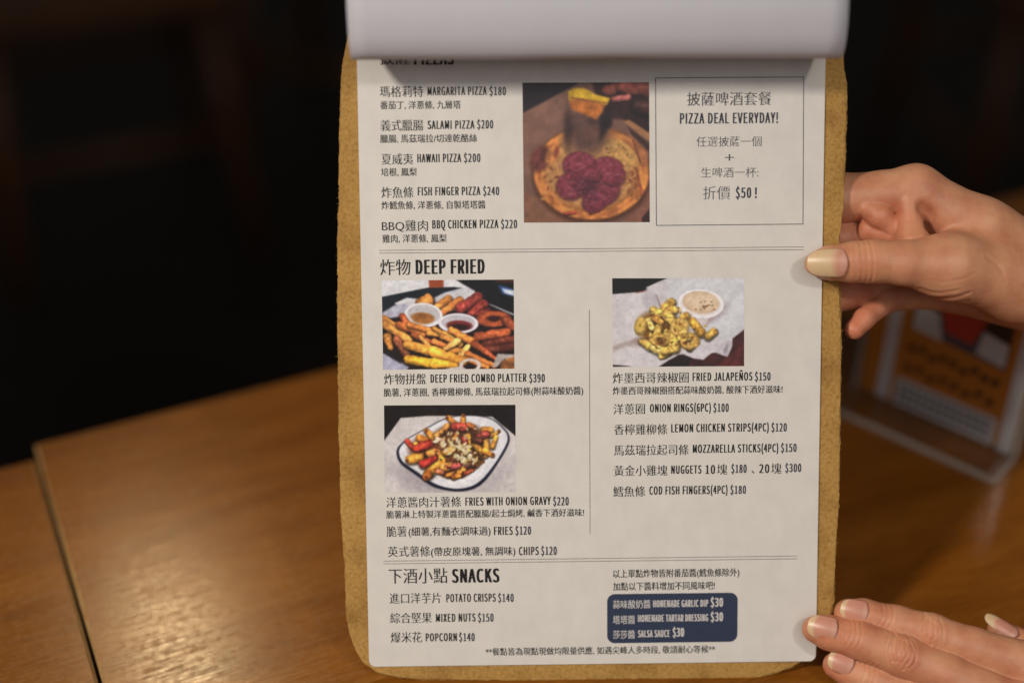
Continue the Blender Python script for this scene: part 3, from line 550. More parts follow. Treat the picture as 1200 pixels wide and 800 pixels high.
fr = [(60, 350, 200, 440, 30, 26, (196, 126, 52)), (80, 400, 260, 520, 36, 32, (206, 136, 56)), (85, 500, 110, 580, 36, 26, (186, 118, 44)), (210, 330, 250, 390, 26, 30, (204, 92, 42)), (190, 400, 380, 470, 32, 30, (206, 106, 44)), (270, 400, 480, 460, 26, 22, (214, 124, 50)), (160, 520, 240, 640, 34, 34, (140, 74, 44)), (300, 480, 420, 540, 26, 24, (176, 88, 40)),
      (360, 500, 430, 580, 22, 18, (214, 140, 62)), (430, 470, 600, 480, 26, 26, (218, 140, 56)), (470, 430, 620, 520, 20, 22, (222, 148, 58)), (470, 540, 620, 600, 26, 24, (206, 112, 46)), (540, 500, 680, 560, 26, 24, (216, 136, 54)), (600, 600, 700, 620, 28, 24, (212, 130, 48)), (240, 560, 440, 600, 20, 26, (196, 104, 44)),
      (610, 445, 800, 560, 28, 34, (218, 130, 48)), (800, 560, 980, 690, 34, 14, (178, 80, 40)), (560, 600, 660, 535, 20, 28, (236, 172, 84)), (700, 650, 745, 580, 34, 22, (236, 174, 84)), (740, 640, 960, 740, 26, 20, (200, 110, 44)), (720, 680, 900, 750, 22, 20, (206, 116, 44)),
      (245, 560, 460, 620, 34, 44, (232, 156, 54)), (460, 620, 700, 700, 44, 36, (232, 150, 44)), (250, 680, 470, 720, 36, 40, (240, 172, 34)), (470, 720, 640, 735, 40, 26, (236, 160, 36)), (1060, 720, 1130, 680, 34, 40, (176, 100, 40))]
for a in fr: p.cap(*a, amt=0.2)
p.poly([(985, 640), (1130, 650), (1130, 665), (1040, 690), (985, 745), (940, 755)], (176, 166, 160), 7, 0.2); p.poly([(1020, 700), (1130, 690), (1130, 775), (1000, 775)], (160, 96, 46), 8, 0.25)
p.ring(760, 735, 74, 46, 14, (206, 190, 182), 0, dome=0.3); p.poly([(560, 762), (680, 742), (700, 775), (560, 775)], (210, 204, 206), 5)
p.lay('food_picture', [(447.3, 328.6), (602, 327.5), (602.8, 431.8), (449, 433)], GAIN)['label'] = 'printed picture of a deep fried platter'
# fries with onion gravy
p = Pic(42, 45, 1122, 765, 230, 154, (204, 196, 196))
p.poly([(30, 35), (1130, 35), (1130, 310), (930, 142), (700, 134), (400, 132), (180, 148), (30, 350)], (34, 24, 22), 5, 0.3, 50)
p.poly([(180, 150), (930, 144), (1130, 310), (1130, 775), (30, 775), (30, 350)], (206, 199, 199), 5, 0.05, 90)
p.ell(330, 660, 220, 90, (150, 140, 150), 25, 60, alpha=0.6); p.ell(900, 700, 240, 70, (168, 160, 166), -40, 60, alpha=0.5)
rim = [(220, 325), (400, 225), (560, 150), (760, 128), (930, 160), (1040, 250), (1072, 310), (1060, 380), (980, 520), (880, 660), (790, 730), (680, 757), (560, 750), (430, 712), (300, 620), (180, 530), (143, 450), (155, 390)]
loop = lambda P: [tuple(q) for q in catmull(P + P[:1], 5)]
p.poly(loop(rim), (28, 30, 52), 6, 0.1)
p.poly(loop([(226, 328), (400, 232), (565, 154), (760, 134), (926, 166), (1030, 255), (1056, 308), (1042, 376), (962, 512), (862, 640), (775, 706), (680, 732), (570, 728), (440, 684), (316, 596), (200, 515), (164, 446), (172, 392)]), (220, 219, 226), 5, 0.03, 80)
p.poly([(520, 640), (700, 655), (800, 590), (880, 480), (900, 510), (820, 640), (700, 700), (560, 690)], (228, 227, 233), 12, 0.03); p.ell(600, 430, 300, 200, (196, 188, 186), -20, 40, 0.06, alpha=0.6)
p.poly([(470, 600), (560, 540), (700, 560), (880, 460), (820, 560), (700, 640), (600, 660), (520, 640)], (90, 46, 28), 10, 0.3, 16)
p.ell(640, 380, 250, 180, (112, 66, 34), -10, 26, 0.4, 18); p.ell(430, 450, 190, 120, (140, 80, 40), 20, 24, 0.4, 18)
FR = [(570, 150, 640, 215, 20, 24, (196, 120, 40)), (692, 135, 690, 210, 18, 22, (204, 128, 42)), (560, 215, 520, 270, 24, 20, (192, 122, 48)), (390, 255, 440, 315, 24, 26, (198, 128, 44)), (330, 315, 390, 335, 30, 26, (190, 112, 36)), (470, 290, 520, 260, 22, 20, (206, 140, 60)), (740, 210, 780, 230, 24, 20, (170, 92, 40)), (860, 250, 920, 250, 28, 22, (198, 128, 44)), (920, 300, 985, 262, 18, 12, (212, 148, 50)), (930, 390, 960, 310, 22, 18, (206, 140, 46)),
      (730, 300, 740, 420, 26, 18, (214, 152, 44)), (780, 370, 870, 460, 26, 24, (206, 138, 46)), (880, 320, 880, 420, 26, 24, (216, 150, 52)), (870, 420, 930, 460, 30, 18, (208, 134, 40)), (300, 370, 330, 400, 26, 24, (206, 130, 46)), (250, 490, 330, 470, 36, 42, (212, 140, 44)), (420, 430, 480, 450, 44, 34, (206, 132, 52)), (500, 500, 400, 610, 46, 40, (218, 148, 44)), (400, 610, 380, 640, 36, 26, (190, 104, 34)), (540, 440, 600, 410, 26, 30, (210, 140, 48)), (530, 555, 590, 550, 32, 30, (206, 134, 56)), (560, 625, 690, 580, 20, 26, (204, 126, 38)), (610, 640, 660, 625, 22, 18, (198, 116, 36)), (640, 280, 620, 320, 22, 18, (200, 128, 54)), (480, 590, 520, 600, 20, 18, (196, 110, 70))]
for a in FR: p.cap(*a, amt=0.24, cell=18)
for a in ((230, 340, 270, 390, 22, 20, (178, 54, 34)), (310, 395, 410, 360, 32, 36, (186, 54, 36)), (360, 530, 460, 480, 34, 22, (184, 46, 36)), (620, 220, 690, 225, 30, 34, (190, 66, 54)), (640, 540, 600, 560, 30, 20, (178, 74, 70)), (820, 300, 880, 280, 28, 30, (160, 60, 54)), (700, 320, 710, 370, 24, 26, (150, 56, 40)), (700, 610, 770, 580, 16, 12, (198, 84, 50)), (480, 320, 530, 340, 18, 18, (200, 120, 100)), (780, 330, 830, 340, 26, 24, (94, 50, 36))): p.cap(*a, amt=0.28, cell=16)
p.scatter(60, (700, 420, 860, 560), (6, 14), [(96, 58, 28), (128, 84, 40), (76, 44, 26)], 1.5, lambda x, y: (x - 780) ** 2 / 6400 + (y - 490) ** 2 / 4900 < 1)
p.scatter(120, (440, 310, 800, 560), (5, 13), [(226, 212, 170), (214, 196, 140), (232, 222, 190), (206, 178, 104)], 2.2, lambda x, y: abs((y - 340) - (x - 560) * 0.75) < 90)
p.scatter(26, (500, 230, 860, 330), (4, 9), [(224, 206, 160), (70, 40, 26), (120, 70, 40)], 2)
p.scatter(40, (460, 380, 800, 640), (4, 9), [(70, 40, 26), (150, 60, 40), (110, 66, 34)], 1.8)
for x, y in ((560, 150), (695, 132), (385, 255), (230, 500), (985, 262), (935, 455), (385, 640)): p.ell(x, y, 13, 16, (96, 42, 28), 0, 7, alpha=0.8)
p.lay('food_picture', [(450, 474.8), (604, 474), (604.4, 576.2), (450.8, 577)], GAIN)['label'] = 'printed picture of fries with onion gravy'
# fried jalapenos
p = Pic(55, 42, 1137, 768, 230, 154, (206, 200, 206))
p.poly([(45, 30), (1150, 30), (1150, 780), (45, 780)], (205, 199, 204), 3, 0.05, 120); p.poly([(500, 42), (1150, 60), (1150, 470), (980, 560), (700, 500), (520, 200)], (204, 204, 212), 30, 0.04, 100)
p.poly([(40, 30), (520, 35), (430, 72), (335, 115), (350, 145), (200, 160), (40, 172)], (28, 29, 30), 4, 0.2); p.cap(250, 158, 345, 142, 5, 5, (130, 60, 50), 4, dark=False)
p.poly([(405, 170), (420, 180), (455, 270), (440, 275)], (150, 120, 122), 5); p.poly([(340, 120), (410, 170), (440, 270), (330, 300), (300, 200)], (192, 186, 194), 16, 0.04)
p.poly([(45, 600), (250, 530), (300, 540), (60, 640)], (176, 158, 156), 16); p.ell(280, 560, 70, 30, (150, 120, 112), -20, 22, alpha=0.7)
p.poly([(430, 775), (520, 715), (600, 670), (640, 668), (720, 700), (800, 712), (860, 660), (905, 655), (1000, 690), (1040, 600), (1040, 540), (1150, 455), (1150, 775)], (74, 36, 36), 5, 0.3, 60); p.poly([(520, 715), (640, 668), (700, 695), (680, 775), (430, 775)], (44, 34, 36), 8, 0.2)
p.poly([(1000, 690), (1150, 560), (1150, 775), (900, 775)], (106, 44, 44), 20, 0.25); p.poly([(900, 650), (980, 560), (1040, 545), (1030, 620), (1000, 688), (960, 676)], (196, 190, 200), 6, 0.1); p.poly([(960, 640), (1010, 560), (1000, 640), (975, 670)], (160, 150, 160), 8)
p.poly([(640, 668), (760, 560), (880, 560), (900, 640), (860, 662), (800, 712), (720, 700)], (206, 200, 208), 8, 0.06); p.poly([(45, 750), (200, 765), (160, 780), (45, 780)], (50, 30, 32), 5)
p.ell(860, 340, 130, 50, (150, 130, 134), -30, 34, alpha=0.7); p.poly([(690, 340), (920, 330), (850, 410), (790, 425), (730, 390)], (206, 196, 196), 8); p.poly([(850, 370), (950, 300), (900, 360), (830, 420)], (164, 140, 140), 14)
p.ell(782, 252, 186, 118, (222, 216, 220), 6, 4, 0.02); p.ell(782, 240, 152, 94, (212, 182, 150), 6, 5, 0.07, 22); p.ell(790, 232, 120, 66, (224, 198, 166), 6, 20, 0.05, 18); p.ring(782, 250, 176, 110, 9, (230, 224, 228), 6, dome=0.1, amt=0.02)
p.ell(470, 470, 215, 150, (130, 86, 26), 20, 24, 0.3, 20)
Y1, Y2, Y3 = (208, 168, 74), (190, 146, 60), (220, 188, 100)
for a in ((540, 240, 480, 290, 34, 36, Y2), (390, 300, 440, 330, 30, 34, Y1), (520, 300, 560, 300, 34, 32, (206, 150, 60)), (500, 340, 540, 380, 46, 36, Y1), (400, 370, 450, 400, 30, 26, (196, 140, 60)), (350, 390, 380, 450, 26, 24, Y3), (430, 450, 420, 500, 34, 30, Y1), (380, 520, 400, 580, 26, 30, Y2), (520, 500, 560, 590, 42, 40, Y1), (660, 350, 640, 360, 30, 30, (204, 156, 60)), (620, 530, 700, 520, 36, 34, Y1), (710, 390, 780, 490, 30, 36, (200, 146, 48)), (840, 520, 890, 480, 32, 30, Y2), (290, 560, 360, 600, 26, 34, Y1), (390, 610, 470, 650, 36, 40, Y3), (450, 690, 520, 660, 18, 20, Y2), (480, 640, 570, 620, 30, 34, Y1), (640, 580, 680, 610, 26, 26, (196, 136, 40)), (740, 560, 690, 620, 28, 24, Y2)): p.cap(*a, amt=0.3, cell=16)
p.ell(285, 435, 52, 78, (206, 166, 76), 10, 6, 0.25, 16, 0.5); p.ell(278, 430, 26, 38, (222, 186, 76), 10, 8); p.ell(280, 430, 9, 12, (170, 120, 30), 0, 5)
p.ring(605, 440, 58, 48, 22, (210, 168, 82), -25, amt=0.3); p.ell(605, 440, 42, 32, (214, 172, 72), -25, 7, 0.2); p.ell(610, 420, 14, 10, (150, 96, 28), 0, 5)
p.ring(440, 545, 60, 36, 22, (204, 160, 72), 0, amt=0.3); p.ell(450, 572, 34, 16, (112, 58, 26), 0, 9); p.ring(690, 560, 58, 46, 22, (198, 154, 70), 0, amt=0.3); p.ell(655, 575, 24, 12, (120, 64, 26), 0, 8)
p.scatter(90, (330, 240, 800, 640), (3, 8), [(160, 104, 26), (236, 206, 96), (186, 130, 34), (120, 74, 24)], 2, lambda x, y: ((x - 520) / 230) ** 2 + ((y - 450) / 190) ** 2 < 1)
p.scatter(30, (690, 380, 920, 560), (3, 6), [(150, 96, 26), (230, 196, 90)], 1.5, lambda x, y: abs(y - 400 - (x - 700) * 0.5) < 60)
for x, y in ((780, 240), (815, 232), (868, 235), (740, 298), (780, 300), (890, 298), (800, 270), (828, 275), (845, 265), (812, 290), (875, 265), (806, 280)): p.ell(x, y, 7, 5, (130, 84, 40), 0, 3)
p.cap(800, 276, 856, 262, 3, 3, (110, 70, 34), 3, dark=False)
p.lay('food_picture', [(717.4, 326), (872, 326), (872, 428.8), (718.2, 429.7)], GAIN)['label'] = 'printed picture of fried jalapeno rings beside a dip'

# ------------------------------------------------------------------ flipped page looping over the top
prof = catmull([(163, 0.75), (154, 1.6), (146, 6), (137, 13.5), (130.6, 21.5), (128.9, 27.5), (131, 33.5), (138, 38.5), (150, 41.5), (165, 40), (180, 31), (188, 17), (189, 2), (184, -6.5), (170, -7.5), (140, -4.6), (90, -4.0), (25, -4.0)], 9)
NX = 28; V = []; F = []
for i, (y, z) in enumerate(prof):
    for k in range(NX):
        u = k / (NX - 1) * 2 - 1; wob = 0.5 * math.sin(3.1 * u + 0.4) * math.exp(-((y - 132) / 30) ** 2) if z > 5 else 0
        V.append(((105.0 * u + 0.2 - 0.012 * (y - 130)) / 1000, (y + wob * 0.5 + -0.5 * u * (1 if z > 5 else 0)) / 1000, (z + wob) / 1000))
for i in range(len(prof) - 1):
    for k in range(NX - 1): F.append((i * NX + k, i * NX + k + 1, (i + 1) * NX + k + 1, (i + 1) * NX + k))
page = obj('flipped_page', mesh('flipped_page', V, F, True), M_BACK, matrix=BOARD)
so = page.modifiers.new('thickness', 'SOLIDIFY'); so.thickness = 0.00018
tag(page, 'blank white back of a page flipped up over the top of the board', 'paper page')

# ------------------------------------------------------------------ acrylic table sign
def glass_mat():
    m, N, L, b = mat('clear acrylic'); out = [n for n in N if n.type == 'OUTPUT_MATERIAL'][0]
    tr = nn(N, 'ShaderNodeBsdfTransparent'); tr.inputs[0].default_value = (0.985, 0.98, 0.97, 1); gl = nn(N, 'ShaderNodeBsdfGlossy'); gl.inputs['Roughness'].default_value = 0.08
    mx = nn(N, 'ShaderNodeMixShader'); mx.inputs[0].default_value = 0.06; t = nn(N, 'ShaderNodeTexNoise'); t.inputs['Scale'].default_value = 60
    r = nn(N, 'ShaderNodeMapRange'); r.inputs['To Min'].default_value = 0.05; r.inputs['To Max'].default_value = 0.2; L.new(t.outputs['Fac'], r.inputs['Value']); L.new(r.outputs[0], gl.inputs['Roughness'])
    L.new(tr.outputs[0], mx.inputs[1]); L.new(gl.outputs[0], mx.inputs[2]); L.new(mx.outputs[0], out.inputs['Surface'])
    return m
M_ACR = glass_mat()
M_EDGE = plain('frosted acrylic edge', (0.42, 0.36, 0.30), 0.4)
M_RIM = plain('clear acrylic rim', (0.10, 0.085, 0.07), 0.3)
M_ORANGE = plain('orange card print', (0.58, 0.20, 0.025), 0.5); M_CARDW = plain('white card print', (0.70, 0.68, 0.68), 0.5)
M_CBLACK = plain('black card print', (0.014, 0.014, 0.018), 0.5); M_CRED = plain('red card print', (0.62, 0.05, 0.035), 0.5); M_CBLUE = plain('slate card print', (0.07, 0.08, 0.13), 0.5)
pl = on_table(1000, 457, 0.003); pr = on_table(1186, 538, 0.003); fr_ = on_table(1152, 560)
ex = (pr - pl); SW = ex.length; ex.normalize(); ez = Vector((0, 0, 1)); ey = ez.cross(ex)        # ey points away from the viewer
M = Matrix.Identity(4)
for i in range(3): M[i][0], M[i][1], M[i][2] = ex[i], ey[i], ez[i]
M.translation = Vector((pl.x, pl.y, TABLE)); SIGN = M; SH = 0.137
sign = empty('table_sign', SIGN)
tag(sign, 'clear acrylic table sign with an orange printed card standing behind the clipboard', 'table sign')
dep = abs((fr_ - pr).dot(ey))
bm = bmesh.new(); add_box(bm, SW / 2, -dep / 2, 0.0016, SW, dep, 0.0030, 0.0004); obj('base', bm_mesh('base', bm), M_ACR, sign)
bm = bmesh.new(); add_box(bm, SW / 2, -dep - 0.0006, 0.0017, SW, 0.0012, 0.0032); obj('base_edge', bm_mesh('base_edge', bm), M_EDGE, sign)
bm = bmesh.new(); add_box(bm, SW + 0.0006, -dep / 2, 0.0017, 0.0012, dep + 0.0024, 0.0032); obj('base_edge', bm_mesh('base_edge', bm), M_EDGE, sign)
bm = bmesh.new(); add_box(bm, SW / 2, 0.0010, SH / 2 + 0.0032, SW, 0.0018, SH, 0.0003); obj('front_panel', bm_mesh('front_panel', bm), M_ACR, sign)
bm = bmesh.new(); add_box(bm, SW / 2, 0.0050, SH / 2 + 0.0032, SW, 0.0018, SH, 0.0003); obj('back_panel', bm_mesh('back_panel', bm), M_ACR, sign)
bm = bmesh.new(); add_box(bm, SW / 2, 0.0030, SH + 0.0040, SW, 0.0058, 0.0014); obj('top_edge', bm_mesh('top_edge', bm), M_RIM, sign)
for x in (-0.0005, SW + 0.0005):
    bm = bmesh.new(); add_box(bm, x, 0.0030, SH / 2 + 0.004, 0.0010, 0.0058, SH + 0.0014); obj('side_edge', bm_mesh('side_edge', bm), M_EDGE, sign)
bm = bmesh.new(); add_box(bm, SW / 2, 0.0030, SH / 2 + 0.004, SW - 0.004, 0.0007, SH - 0.003); card = obj('card', bm_mesh('card', bm), M_ORANGE, sign)
def cardprint(name, pts, m, lift):
    v = [(x * SW, 0.0030 - 0.00035 - lift, z * SH) for x, z in pts]
    return obj(name, mesh(name, v, [tuple(range(len(v)))]), m, card)
cardprint('printed_stripe', [(0.13, 0.035), (0.205, 0.035), (0.205, 0.97), (0.13, 0.97)], M_CARDW, 0.00004)
cardprint('printed_stripe', [(0.89, 0.02), (0.975, 0.02), (0.975, 0.97), (0.89, 0.97)], M_CARDW, 0.00004)
cardprint('printed_picture', [(0.27, 0.44), (0.84, 0.40), (0.84, 0.93), (0.27, 0.93)], M_CBLACK, 0.00004)
cardprint('printed_picture', [(0.27, 0.44), (0.84, 0.40), (0.84, 0.47), (0.55, 0.52), (0.27, 0.56)], M_CBLUE, 0.00006)
cardprint('printed_picture', [(0.28, 0.43), (0.46, 0.42), (0.42, 0.54), (0.28, 0.58)], M_CARDW, 0.00008)
cardprint('printed_picture', [(0.66, 0.43), (0.83, 0.41), (0.83, 0.52), (0.68, 0.54)], M_CARDW, 0.00008)
cardprint('printed_picture', [(0.47, 0.47), (0.63, 0.46), (0.72, 0.66), (0.70, 0.82), (0.40, 0.84), (0.38, 0.68)], M_CRED, 0.0001)
cardprint('printed_band', [(0.24, 0.035), (0.86, 0.03), (0.86, 0.165), (0.24, 0.17)], M_CARDW, 0.00004)
for z0, z1, n, h in ((0.335, 0.335, 9, 0.042), (0.235, 0.235, 8, 0.042)):
    for k in range(n):
        x = 0.27 + 0.57 * k / n; a = 0.012 * math.sin(k * 2.3)
        cardprint('printed_script', [(x, z0 - h / 2 + a), (x + 0.045, z0 - h / 2 + a + 0.006), (x + 0.05, z0 + h / 2 + a), (x + 0.008, z0 + h / 2 + a - 0.008)], M_CBLACK, 0.00004)
for zz in (0.135, 0.10, 0.065):
    for k in range(13):
        x = 0.26 + 0.58 * k / 13
        cardprint('printed_script', [(x, zz - 0.011), (x + 0.033, zz - 0.011), (x + 0.033, zz + 0.011), (x, zz + 0.011)], M_CBLUE, 0.00007)

# ------------------------------------------------------------------ hands (signed distance surface, one continuous skin per hand)
def cone_d(P, a, b, ra, rb):
    ab = b - a; t = np.clip(((P - a) @ ab) / (ab @ ab + 1e-9), 0, 1)
    q = P - a - t[..., None] * ab; return np.sqrt(np.einsum('...i,...i', q, q)) - (ra + (rb - ra) * t)
def smin(a, b, k):
    h = np.clip(0.5 + 0.5 * (b - a) / k, 0, 1); return b * (1 - h) + a * h - k * h * (1 - h)
def surface_nets(D, org, vx):
    nx, ny, nz = D.shape; S = D < 0
    sl = lambda i, j, k: (slice(i, nx - 1 + i), slice(j, ny - 1 + j), slice(k, nz - 1 + k))
    C = [(i, j, k) for i in (0, 1) for j in (0, 1) for k in (0, 1)]
    some = np.zeros((nx - 1, ny - 1, nz - 1), bool); every = ~some
    for p in C: some |= S[sl(*p)]; every &= S[sl(*p)]
    act = some & ~every; ii = np.argwhere(act); idx = np.full(act.shape, -1, np.int32); idx[act] = np.arange(len(ii))
    acc = np.zeros((len(ii), 3)); occ = np.zeros(len(ii)); val = {p: D[ii[:, 0] + p[0], ii[:, 1] + p[1], ii[:, 2] + p[2]] for p in C}
    for p in C:
        for ax in range(3):
            if p[ax]: continue
            q = list(p); q[ax] = 1; A, B = val[p], val[tuple(q)]; x = (A < 0) != (B < 0)
            t = np.where(x, A / np.where(x, A - B, 1), 0)
            for d in range(3): acc[:, d] += np.where(x, p[d] + (t if d == ax else 0), 0)
            occ += x
    V = (ii + acc / occ[:, None]) * vx + org
    F = []
    for ax in range(3):
        u, v = (ax + 1) % 3, (ax + 2) % 3
        a = [slice(1, -1)] * 3; a[ax] = slice(0, -1); b = list(a); b[ax] = slice(1, None)
        X = np.argwhere(S[tuple(a)] != S[tuple(b)]); off = np.array([1, 1, 1]); off[ax] = 0; X = X + off
        eu, ev = np.eye(3, dtype=int)[u], np.eye(3, dtype=int)[v]
        g = lambda Y: idx[np.clip(Y[:, 0], 0, act.shape[0] - 1), np.clip(Y[:, 1], 0, act.shape[1] - 1), np.clip(Y[:, 2], 0, act.shape[2] - 1)]
        q = np.stack([g(X - eu - ev), g(X - ev), g(X), g(X - eu)], 1); flip = ~S[X[:, 0], X[:, 1], X[:, 2]]
        q[flip] = q[flip][:, ::-1]; F.append(q)
    F = np.concatenate(F); return V, F[(F >= 0).all(1)]
def J(px, py, z, r): return (on_board(px, py, z), r)
def build_hand(name, palm, fingers, kf, kp, creases, flush, vx=0.55, carve=()):
    allj = [j for seg in palm for j in seg] + [j for f in fingers for j in f]
    lo = np.min([p - r for p, r in allj], 0) - 4; hi = np.max([p + r for p, r in allj], 0) + 4
    n = np.ceil((hi - lo) / vx).astype(int); ax = [lo[i] + vx * np.arange(n[i]) for i in range(3)]
    def field(segs, k, pad=9):
        D = np.full(n, 60.0, np.float32)
        for (a, ra), (b, rb) in segs:
            l = np.minimum(a - ra, b - rb) - pad; h = np.maximum(a + ra, b + rb) + pad
            s = [slice(max(0, int((l[i] - lo[i]) / vx)), min(n[i], int((h[i] - lo[i]) / vx) + 2)) for i in range(3)]
            P = np.stack(np.meshgrid(*[ax[i][s[i]].astype(np.float32) for i in range(3)], indexing='ij'), -1)
            D[tuple(s)] = smin(D[tuple(s)], cone_d(P, a.astype(np.float32), b.astype(np.float32), np.float32(ra), np.float32(rb)), np.float32(k))
        return D
    DP = field([(s[0], s[1]) for s in palm], kp); D = DP.copy()
    for i, f in enumerate(fingers):
        df = field(list(zip(f, f[1:])), 2.5); s = tuple(slice(max(0, int((min(p[c] - r for p, r in f) - 14 - lo[c]) / vx)), int((max(p[c] + r for p, r in f) + 14 - lo[c]) / vx) + 2) for c in range(3))
        D[s] = np.minimum(D[s], smin(df[s], DP[s], np.float32(kf[i] if isinstance(kf, (list, tuple)) else kf)))
    V, F = surface_nets(D, lo, vx)
    m = mesh(name, V / 1000, F, True)
    for _ in range(2):                            # relax the voxel steps
        E = np.empty(len(m.edges) * 2, int); m.edges.foreach_get('vertices', E); E = E.reshape(-1, 2)
        A = np.zeros_like(V); c = np.zeros(len(V))
        for a, b in ((0, 1), (1, 0)): np.add.at(A, E[:, a], V[E[:, b]]); np.add.at(c, E[:, a], 1)
        V = 0.4 * V + 0.6 * A / c[:, None]
    m.vertices.foreach_set('co', (V / 1000).ravel()); m.update()
    N = np.empty(len(V) * 3); m.vertex_normals.foreach_get('vector', N); N = N.reshape(-1, 3)
    col_ = np.ones((len(V), 3)); disp = np.zeros(len(V)); vis = np.clip(N[:, 2] * 3 + 0.6, 0, 1)
    for line, z, depth, wd in creases:            # creases: polylines traced over the skin, sunk along the normal
        L_ = catmull([on_board(*q, z)[:2] for q in line], 6); d = np.full(len(V), 1e9)
        for a, b in zip(L_, L_[1:]):
            e = b - a; t = np.clip(((V[:, :2] - a) @ e) / (e @ e + 1e-9), 0, 1); d = np.minimum(d, np.linalg.norm(V[:, :2] - a - t[:, None] * e, axis=1))
        near = np.abs(V[:, 2] - z) < 13
        g = np.exp(-(d / wd) ** 2) * vis * near; disp -= depth * g; disp += 0.35 * depth * np.exp(-((d - 2.1 * wd) / wd) ** 2) * vis * near
    for (px, py, z), rad, tint, amt in flush:
        g = np.exp(-(np.linalg.norm(V - on_board(px, py, z), axis=1) / rad) ** 2) * amt
        col_ = col_ * (1 - g[:, None]) + col_ * np.array(tint) * g[:, None]
    V = V + N * disp[:, None]; m.vertices.foreach_set('co', (V / 1000).ravel()); m.update()
    at = m.color_attributes.new('flush', 'FLOAT_COLOR', 'POINT'); at.data.foreach_set('color', np.column_stack([col_, np.ones(len(V))]).astype(np.float32).ravel())
    return obj(name, m, M_SKIN, matrix=BOARD)
def nail_mat():
    m, N, L, b = mat('finger nail'); b.inputs['Roughness'].default_value = 0.36
    a = nn(N, 'ShaderNodeVertexColor', layer_name='tint'); t = nn(N, 'ShaderNodeTexNoise'); t.inputs['Scale'].default_value = 500
    mx = nn(N, 'ShaderNodeMixRGB', blend_type='MULTIPLY'); mx.inputs[0].default_value = 0.12; L.new(a.outputs[0], mx.inputs[1]); L.new(t.outputs['Fac'], mx.inputs[2]); L.new(mx.outputs[0], b.inputs['Base Color'])
    b.inputs['Subsurface Weight'].default_value = 0.2; b.inputs['Subsurface Scale'].default_value = 0.002
    return m
M_NAIL = nail_mat()
def nail(parent, base, tip, face, wid, rad, bed=0.62, sink=0.0, bend=0.6, soft=0.12):
    """base, tip: (px, py, z) on the nail's midline; face: outward direction; wid: half width; rad: finger radius"""
    a, b = on_board(*base), on_board(*tip); ax = b - a; Ln = np.linalg.norm(ax); ax /= Ln
    n = np.array(face, float); n -= ax * (n @ ax); n /= np.linalg.norm(n); s = np.cross(n, ax)
    NS, NT = 26, 17; V, C = [], []
    for i in range(NS):
        t = i / (NS - 1)
        x_ = max(t - 0.55, 0) / 0.45 * 0.985; wv = wid * (1 - 0.16 * t) * (1 - x_ ** 2.4) ** 0.5 * (0.70 + 0.30 * (1 - (1 - min(1, t / 0.22)) ** 2) ** 0.5)
        for k in range(NT):
            u = k / (NT - 1) * 2 - 1; th = u * wv / rad
            cut = -(1 - t) ** 6 * 0.10 * (1 - u * u)                            # rounded cuticle
            q = a + ax * Ln * (t + cut) + s * rad * math.sin(th) + n * (rad * (math.cos(th) - 1) - bend * (2 * t - 1) ** 2 - sink)
            V.append(q / 1000); f = min(1, max(0, (t - bed + 0.10 * u * u) / soft)); f = f * f * (3 - 2 * f)
            pink = np.array(s2l((202, 140, 118))) * (0.94 + 0.12 * t); white = np.array(s2l((214, 180, 140)))
            if t < 0.16 and abs(u) < 0.6: pink = pink * 0.85 + np.array(s2l((226, 190, 176))) * 0.15
            C.append([*(pink * (1 - f) + white * f), 1])
    F = [(i * NT + k, i * NT + k + 1, (i + 1) * NT + k + 1, (i + 1) * NT + k) for i in range(NS - 1) for k in range(NT - 1)]
    me = mesh('nail', V, F, True); at = me.color_attributes.new('tint', 'FLOAT_COLOR', 'POINT'); at.data.foreach_set('color', np.array(C, np.float32).ravel())
    o = obj('nail', me, M_NAIL, parent); so = o.modifiers.new('thickness', 'SOLIDIFY'); so.thickness = 0.0003; so.offset = 0
    return o

# upper hand: thumb on the sheet, fingers folded behind the board
palm = [(J(1073, 224, -14, 11.5), J(1150, 272, -12, 14.5)), (J(1150, 272, -12, 14.5), J(1225, 318, -14, 19)),
        (J(1082, 262, -26, 12), J(1190, 315, -22, 17)), (J(1098, 305, -36, 11.5), J(1190, 330, -26, 17)), (J(1114, 340, -36, 10.5), J(1200, 345, -22, 17)),
        (J(1112, 312, 7, 13.5), J(1195, 328, -4, 18.5)), (J(1195, 328, -8, 19), J(1290, 345, -12, 21)), (J(1290, 345, -12, 21), J(1380, 362, -13, 24)), (J(1380, 362, -13, 24), J(1680, 420, -14, 31))]
thumb = [J(957, 309, 6.6, 5.4), J(972, 308, 8.4, 7.5), J(1000, 307, 9.8, 8.9), J(1024, 306, 11.0, 9.4), J(1060, 308, 11.2, 9.9), J(1112, 312, 7, 13.5)]
index = [J(1073, 224, -14, 11.8), J(1035, 229, -16, 11.2), J(985, 232, -16, 11.3), J(930, 240, -14.5, 9.4), J(890, 244, -12.5, 7.6)]
middle = [J(1082, 262, -26, 12), J(1040, 272, -26, 10.5), J(990, 280, -22, 9.8), J(930, 284, -14.5, 9.2), J(885, 286, -12.5, 7.6)]
ring_ = [J(1098, 305, -36, 11.5), J(1048, 322, -34, 9.0), J(1000, 341, -22, 8.4), J(960, 350, -14, 8.6), J(915, 352, -12, 7.4)]
little = [J(1114, 340, -36, 10.5), J(1066, 345, -30, 6.8), J(1036, 354, -21, 5.4), J(1012, 374, -11, 4.8), J(1001, 386, -8.5, 4.7)]
pad_a = [J(1014, 243, -8.5, 4.4), J(1030, 253, -8, 5.6), J(1046, 267, -8, 5.0)]
pad_b = [J(1020, 270, -13, 6.4), J(1046, 276, -11, 6.8)]
web = [J(1064, 236, -7, 5.4), J(1066, 262, -4.5, 5.8), J(1070, 285, 0, 8)]
